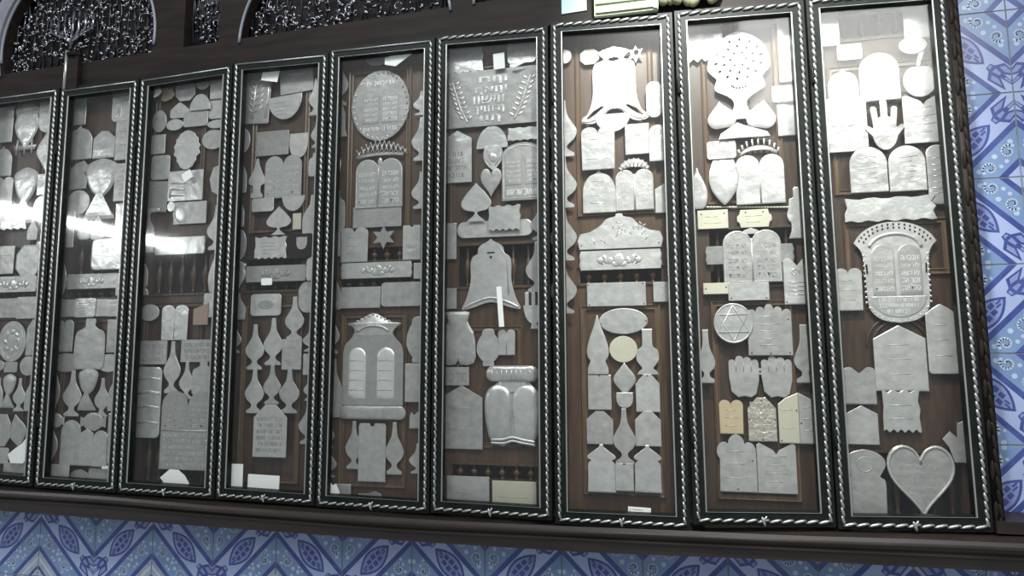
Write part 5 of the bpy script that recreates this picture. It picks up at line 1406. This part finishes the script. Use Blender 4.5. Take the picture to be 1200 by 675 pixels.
P('kite', 100, 268, 168, 480, 'slim spindle at left of the lowest group')
P('rect', 472, 178, 545, 484, 'tall strip by the right frame beside the almond shape')
P('rect', 100, 488, 240, 588, 'square plaque in the bottom left corner')
P('oval', 243, 518, 360, 617, 'round disc in the bottom row')
P('rrect', 356, 513, 520, 607, 'rounded oblong in the bottom right corner')
paper('rect', 438, 497, 487, 516, 'tiny white slip above the bottom right oblong', name='scrap_or_glint')

# ============================ first cabinet (leftmost, cut off)
D(1); Z(0, 100, 7.5)
P('rect', -40, 178, 117, 503, 'tall rectangle at the top left')
o, w, h, t = P('urn', 132, 150, 343, 560, 'crinkled urn at the top', mat='shiny', bev=.003)
m = MB()
for x in (-.3, 0, .28): m.tube([(x * w, -t, -.3 * h), (x * w * 1.1, -t, -.62 * h)], .003, False, 6)
m.plate([(-.46 * w, -.42 * h), (.46 * w, -.42 * h), (.4 * w, -.52 * h), (-.4 * w, -.52 * h)], 0, -t * .9)
add(o, 'foot', m, 'silver', True, 'three legged foot')
P('pill', 348, 98, 500, 413, 'long lobe by the right frame at the top', mat='shiny')
P('kite', 330, 408, 490, 740, 'long spindle by the right frame below the lobe', mat='shiny')
P('ogee', -60, 538, 107, 800, 'ogee topped plaque below the tall rectangle')
Z(0, 180, 7.5)
o, w, h, t = P('goblet', 118, 125, 324, 610, 'faceted goblet below the crinkled urn', mat='shiny', bev=.003)
P('rect', 330, 178, 450, 364, 'small upright plaque by the right frame beside the goblet', mat='shiny')
P('oval', 297, 370, 430, 558, 'white oval by the right frame', mat='shiny')
P('twin', -60, 208, 112, 484, 'twin topped plaque left of the goblet')
P('wavy', -60, 482, 240, 665, 'bright glaring banner left of the goblet foot', mat='shiny')
P('rect', 330, 560, 430, 830, 'narrow bright strip by the right frame below the oval', mat='shiny')
P('bottle', 245, 560, 332, 760, 'small bottle below the white oval')
Z(0, 260, 6.75)
P('rect', -60, 192, 112, 413, 'ridged square left of the eight sided disc', line=2)
o, w, h, t = P('oct', 130, 182, 330, 438, 'eight sided disc with rim', rim=1.5)
o, w, h, t = P('strip', -160, 432, 292, 558, 'long strip with embossed clasp', mat='silver'); clasp(o, w, h, t, .1 * w, 1.)
Z(0, 345, 6.743)
P('rect', -80, 33, 132, 187, 'left oblong under the dark baluster rail', name='strip_plaque')
P('rect', 133, 18, 320, 192, 'right oblong under the dark baluster rail', name='strip_plaque')
o, w, h, t = P('oval', -12, 212, 208, 534, 'large embossed oval medallion', bev=.002)
m = MB(); ridge(m, inset(outline('oval', w, h), .8), .0016, -t)
for i in range(8): m.blob((.24 * w * cos(i * pi / 4), -t, .24 * h * sin(i * pi / 4)), .07 * w, .002, .09 * h, i, 8, 5)
add(o, 'embossing', m, 'shiny', True)
P('tag', 212, 198, 320, 483, 'narrow tag right of the large oval medallion')
P('rrect', 32, 533, 138, 617, 'small rounded foot piece below the large oval medallion')
P('oval', 158, 488, 290, 643, 'upright oval right of the small foot piece')
P('oval', -60, 518, 36, 607, 'little oval left of the small foot piece')
Z(0, 430, 4.662)
P('goblet', 16, 38, 84, 224, 'slim goblet below the small foot piece')
P('vase', 72, 62, 143, 243, 'vase right of the slim goblet')
P('bottle', 138, 42, 210, 242, 'bottle by the right frame beside the vase')
P('bottle', -30, 58, 18, 222, 'bottle at the picture edge beside the slim goblet')
P('kite', 52, 258, 142, 447, 'tilted leaf shape below the vase', rot=.25)
P('oct', -40, 258, 58, 434, 'eight sided plaque at the picture edge near the bottom')
P('rrect', -40, 440, 48, 528, 'rounded plaque at the picture edge above the bottom one')
P('rect', 18, 523, 190, 622, 'oblong plaque at the very bottom')
paper('boot', 48, 298, 172, 527, 'crumpled white paper at the bottom right', name='crumpled_paper', Y=.022)

# ------------------------------------------------------------------ light
def area(name, loc, target, sx, sy, energy, color=(1, 1, 1)):
    l = bpy.data.lights.new(name, 'AREA'); l.shape = 'RECTANGLE'; l.size = sx; l.size_y = sy; l.energy = energy; l.color = color
    o = bpy.data.objects.new(name, l); COL.objects.link(o); o.location = loc
    o.rotation_euler = (Vector(target) - Vector(loc)).to_track_quat('-Z', 'Y').to_euler(); return o
w = bpy.data.worlds.new('hall'); scene.world = w; w.use_nodes = True
w.node_tree.nodes['Background'].inputs[0].default_value = (.86, .93, 1, 1)
w.node_tree.nodes['Background'].inputs[1].default_value = .30
def mirror_point(px, py, dist):
    """the spot in the hall whose image in the glass appears at a point of the photograph"""
    X, Zz = at(px, py, .01)
    d = Vector((X - CX, .01 - CY, Zz - CZ)).normalized(); d.y = -d.y
    return Vector((X, .01, Zz)) + d * dist
# ceiling lamp of the hall close to the right-hand cabinets
pl = bpy.data.lights.new('ceiling_spotlight', 'SPOT'); pl.energy = 195; pl.color = (1, .985, .95); pl.spot_size = radians(56); pl.spot_blend = .7; pl.shadow_soft_size = .06
po = bpy.data.objects.new('ceiling_spotlight', pl); COL.objects.link(po); po.location = (2.40, -.80, BASE + 2.0)
po.rotation_euler = (Vector((2.46, 0, BASE + 1.10)) - po.location).to_track_quat('-Z', 'Y').to_euler()
# window at the far right end of the hall, mirrored in the tops of the right-hand panes
p = mirror_point(1000, 30, 3.4); area('hall_window', p, (2.7, 0, BASE + 1.1), 1.5, 1.1, 44, (1, 1, .97))
# fluorescent tube at the left, mirrored as a streak in the left-hand panes
p = mirror_point(215, 290, 3.2); p2 = mirror_point(-10, 240, 3.2)
tb = area('fluorescent_tube', (p + p2) / 2, (.6, 0, BASE + .8), 1, .07, 15, (.97, .99, 1))
axis = (p2 - p).normalized(); nrm = (Vector((.5, 0, BASE + .85)) - (p + p2) / 2); nrm = (nrm - axis * nrm.dot(axis)).normalized()
tb.data.size = (p2 - p).length
m3 = Matrix((axis, (-nrm).cross(axis), -nrm)).transposed(); tb.rotation_euler = m3.to_euler()
# added soft fill, high behind the camera, out of the panes' reflection
area('soft_fill', (1.5, -1.9, BASE + 2.8), (1.6, 0, BASE + .55), 2.6, .5, 50, (.95, .98, 1))
vs = scene.view_settings
vs.view_transform = 'Standard'; vs.look = 'None'; vs.exposure = .22; vs.gamma = 1; vs.use_curve_mapping = False
scene.cycles.use_denoising = True
scene.cycles.transparent_max_bounces = 12
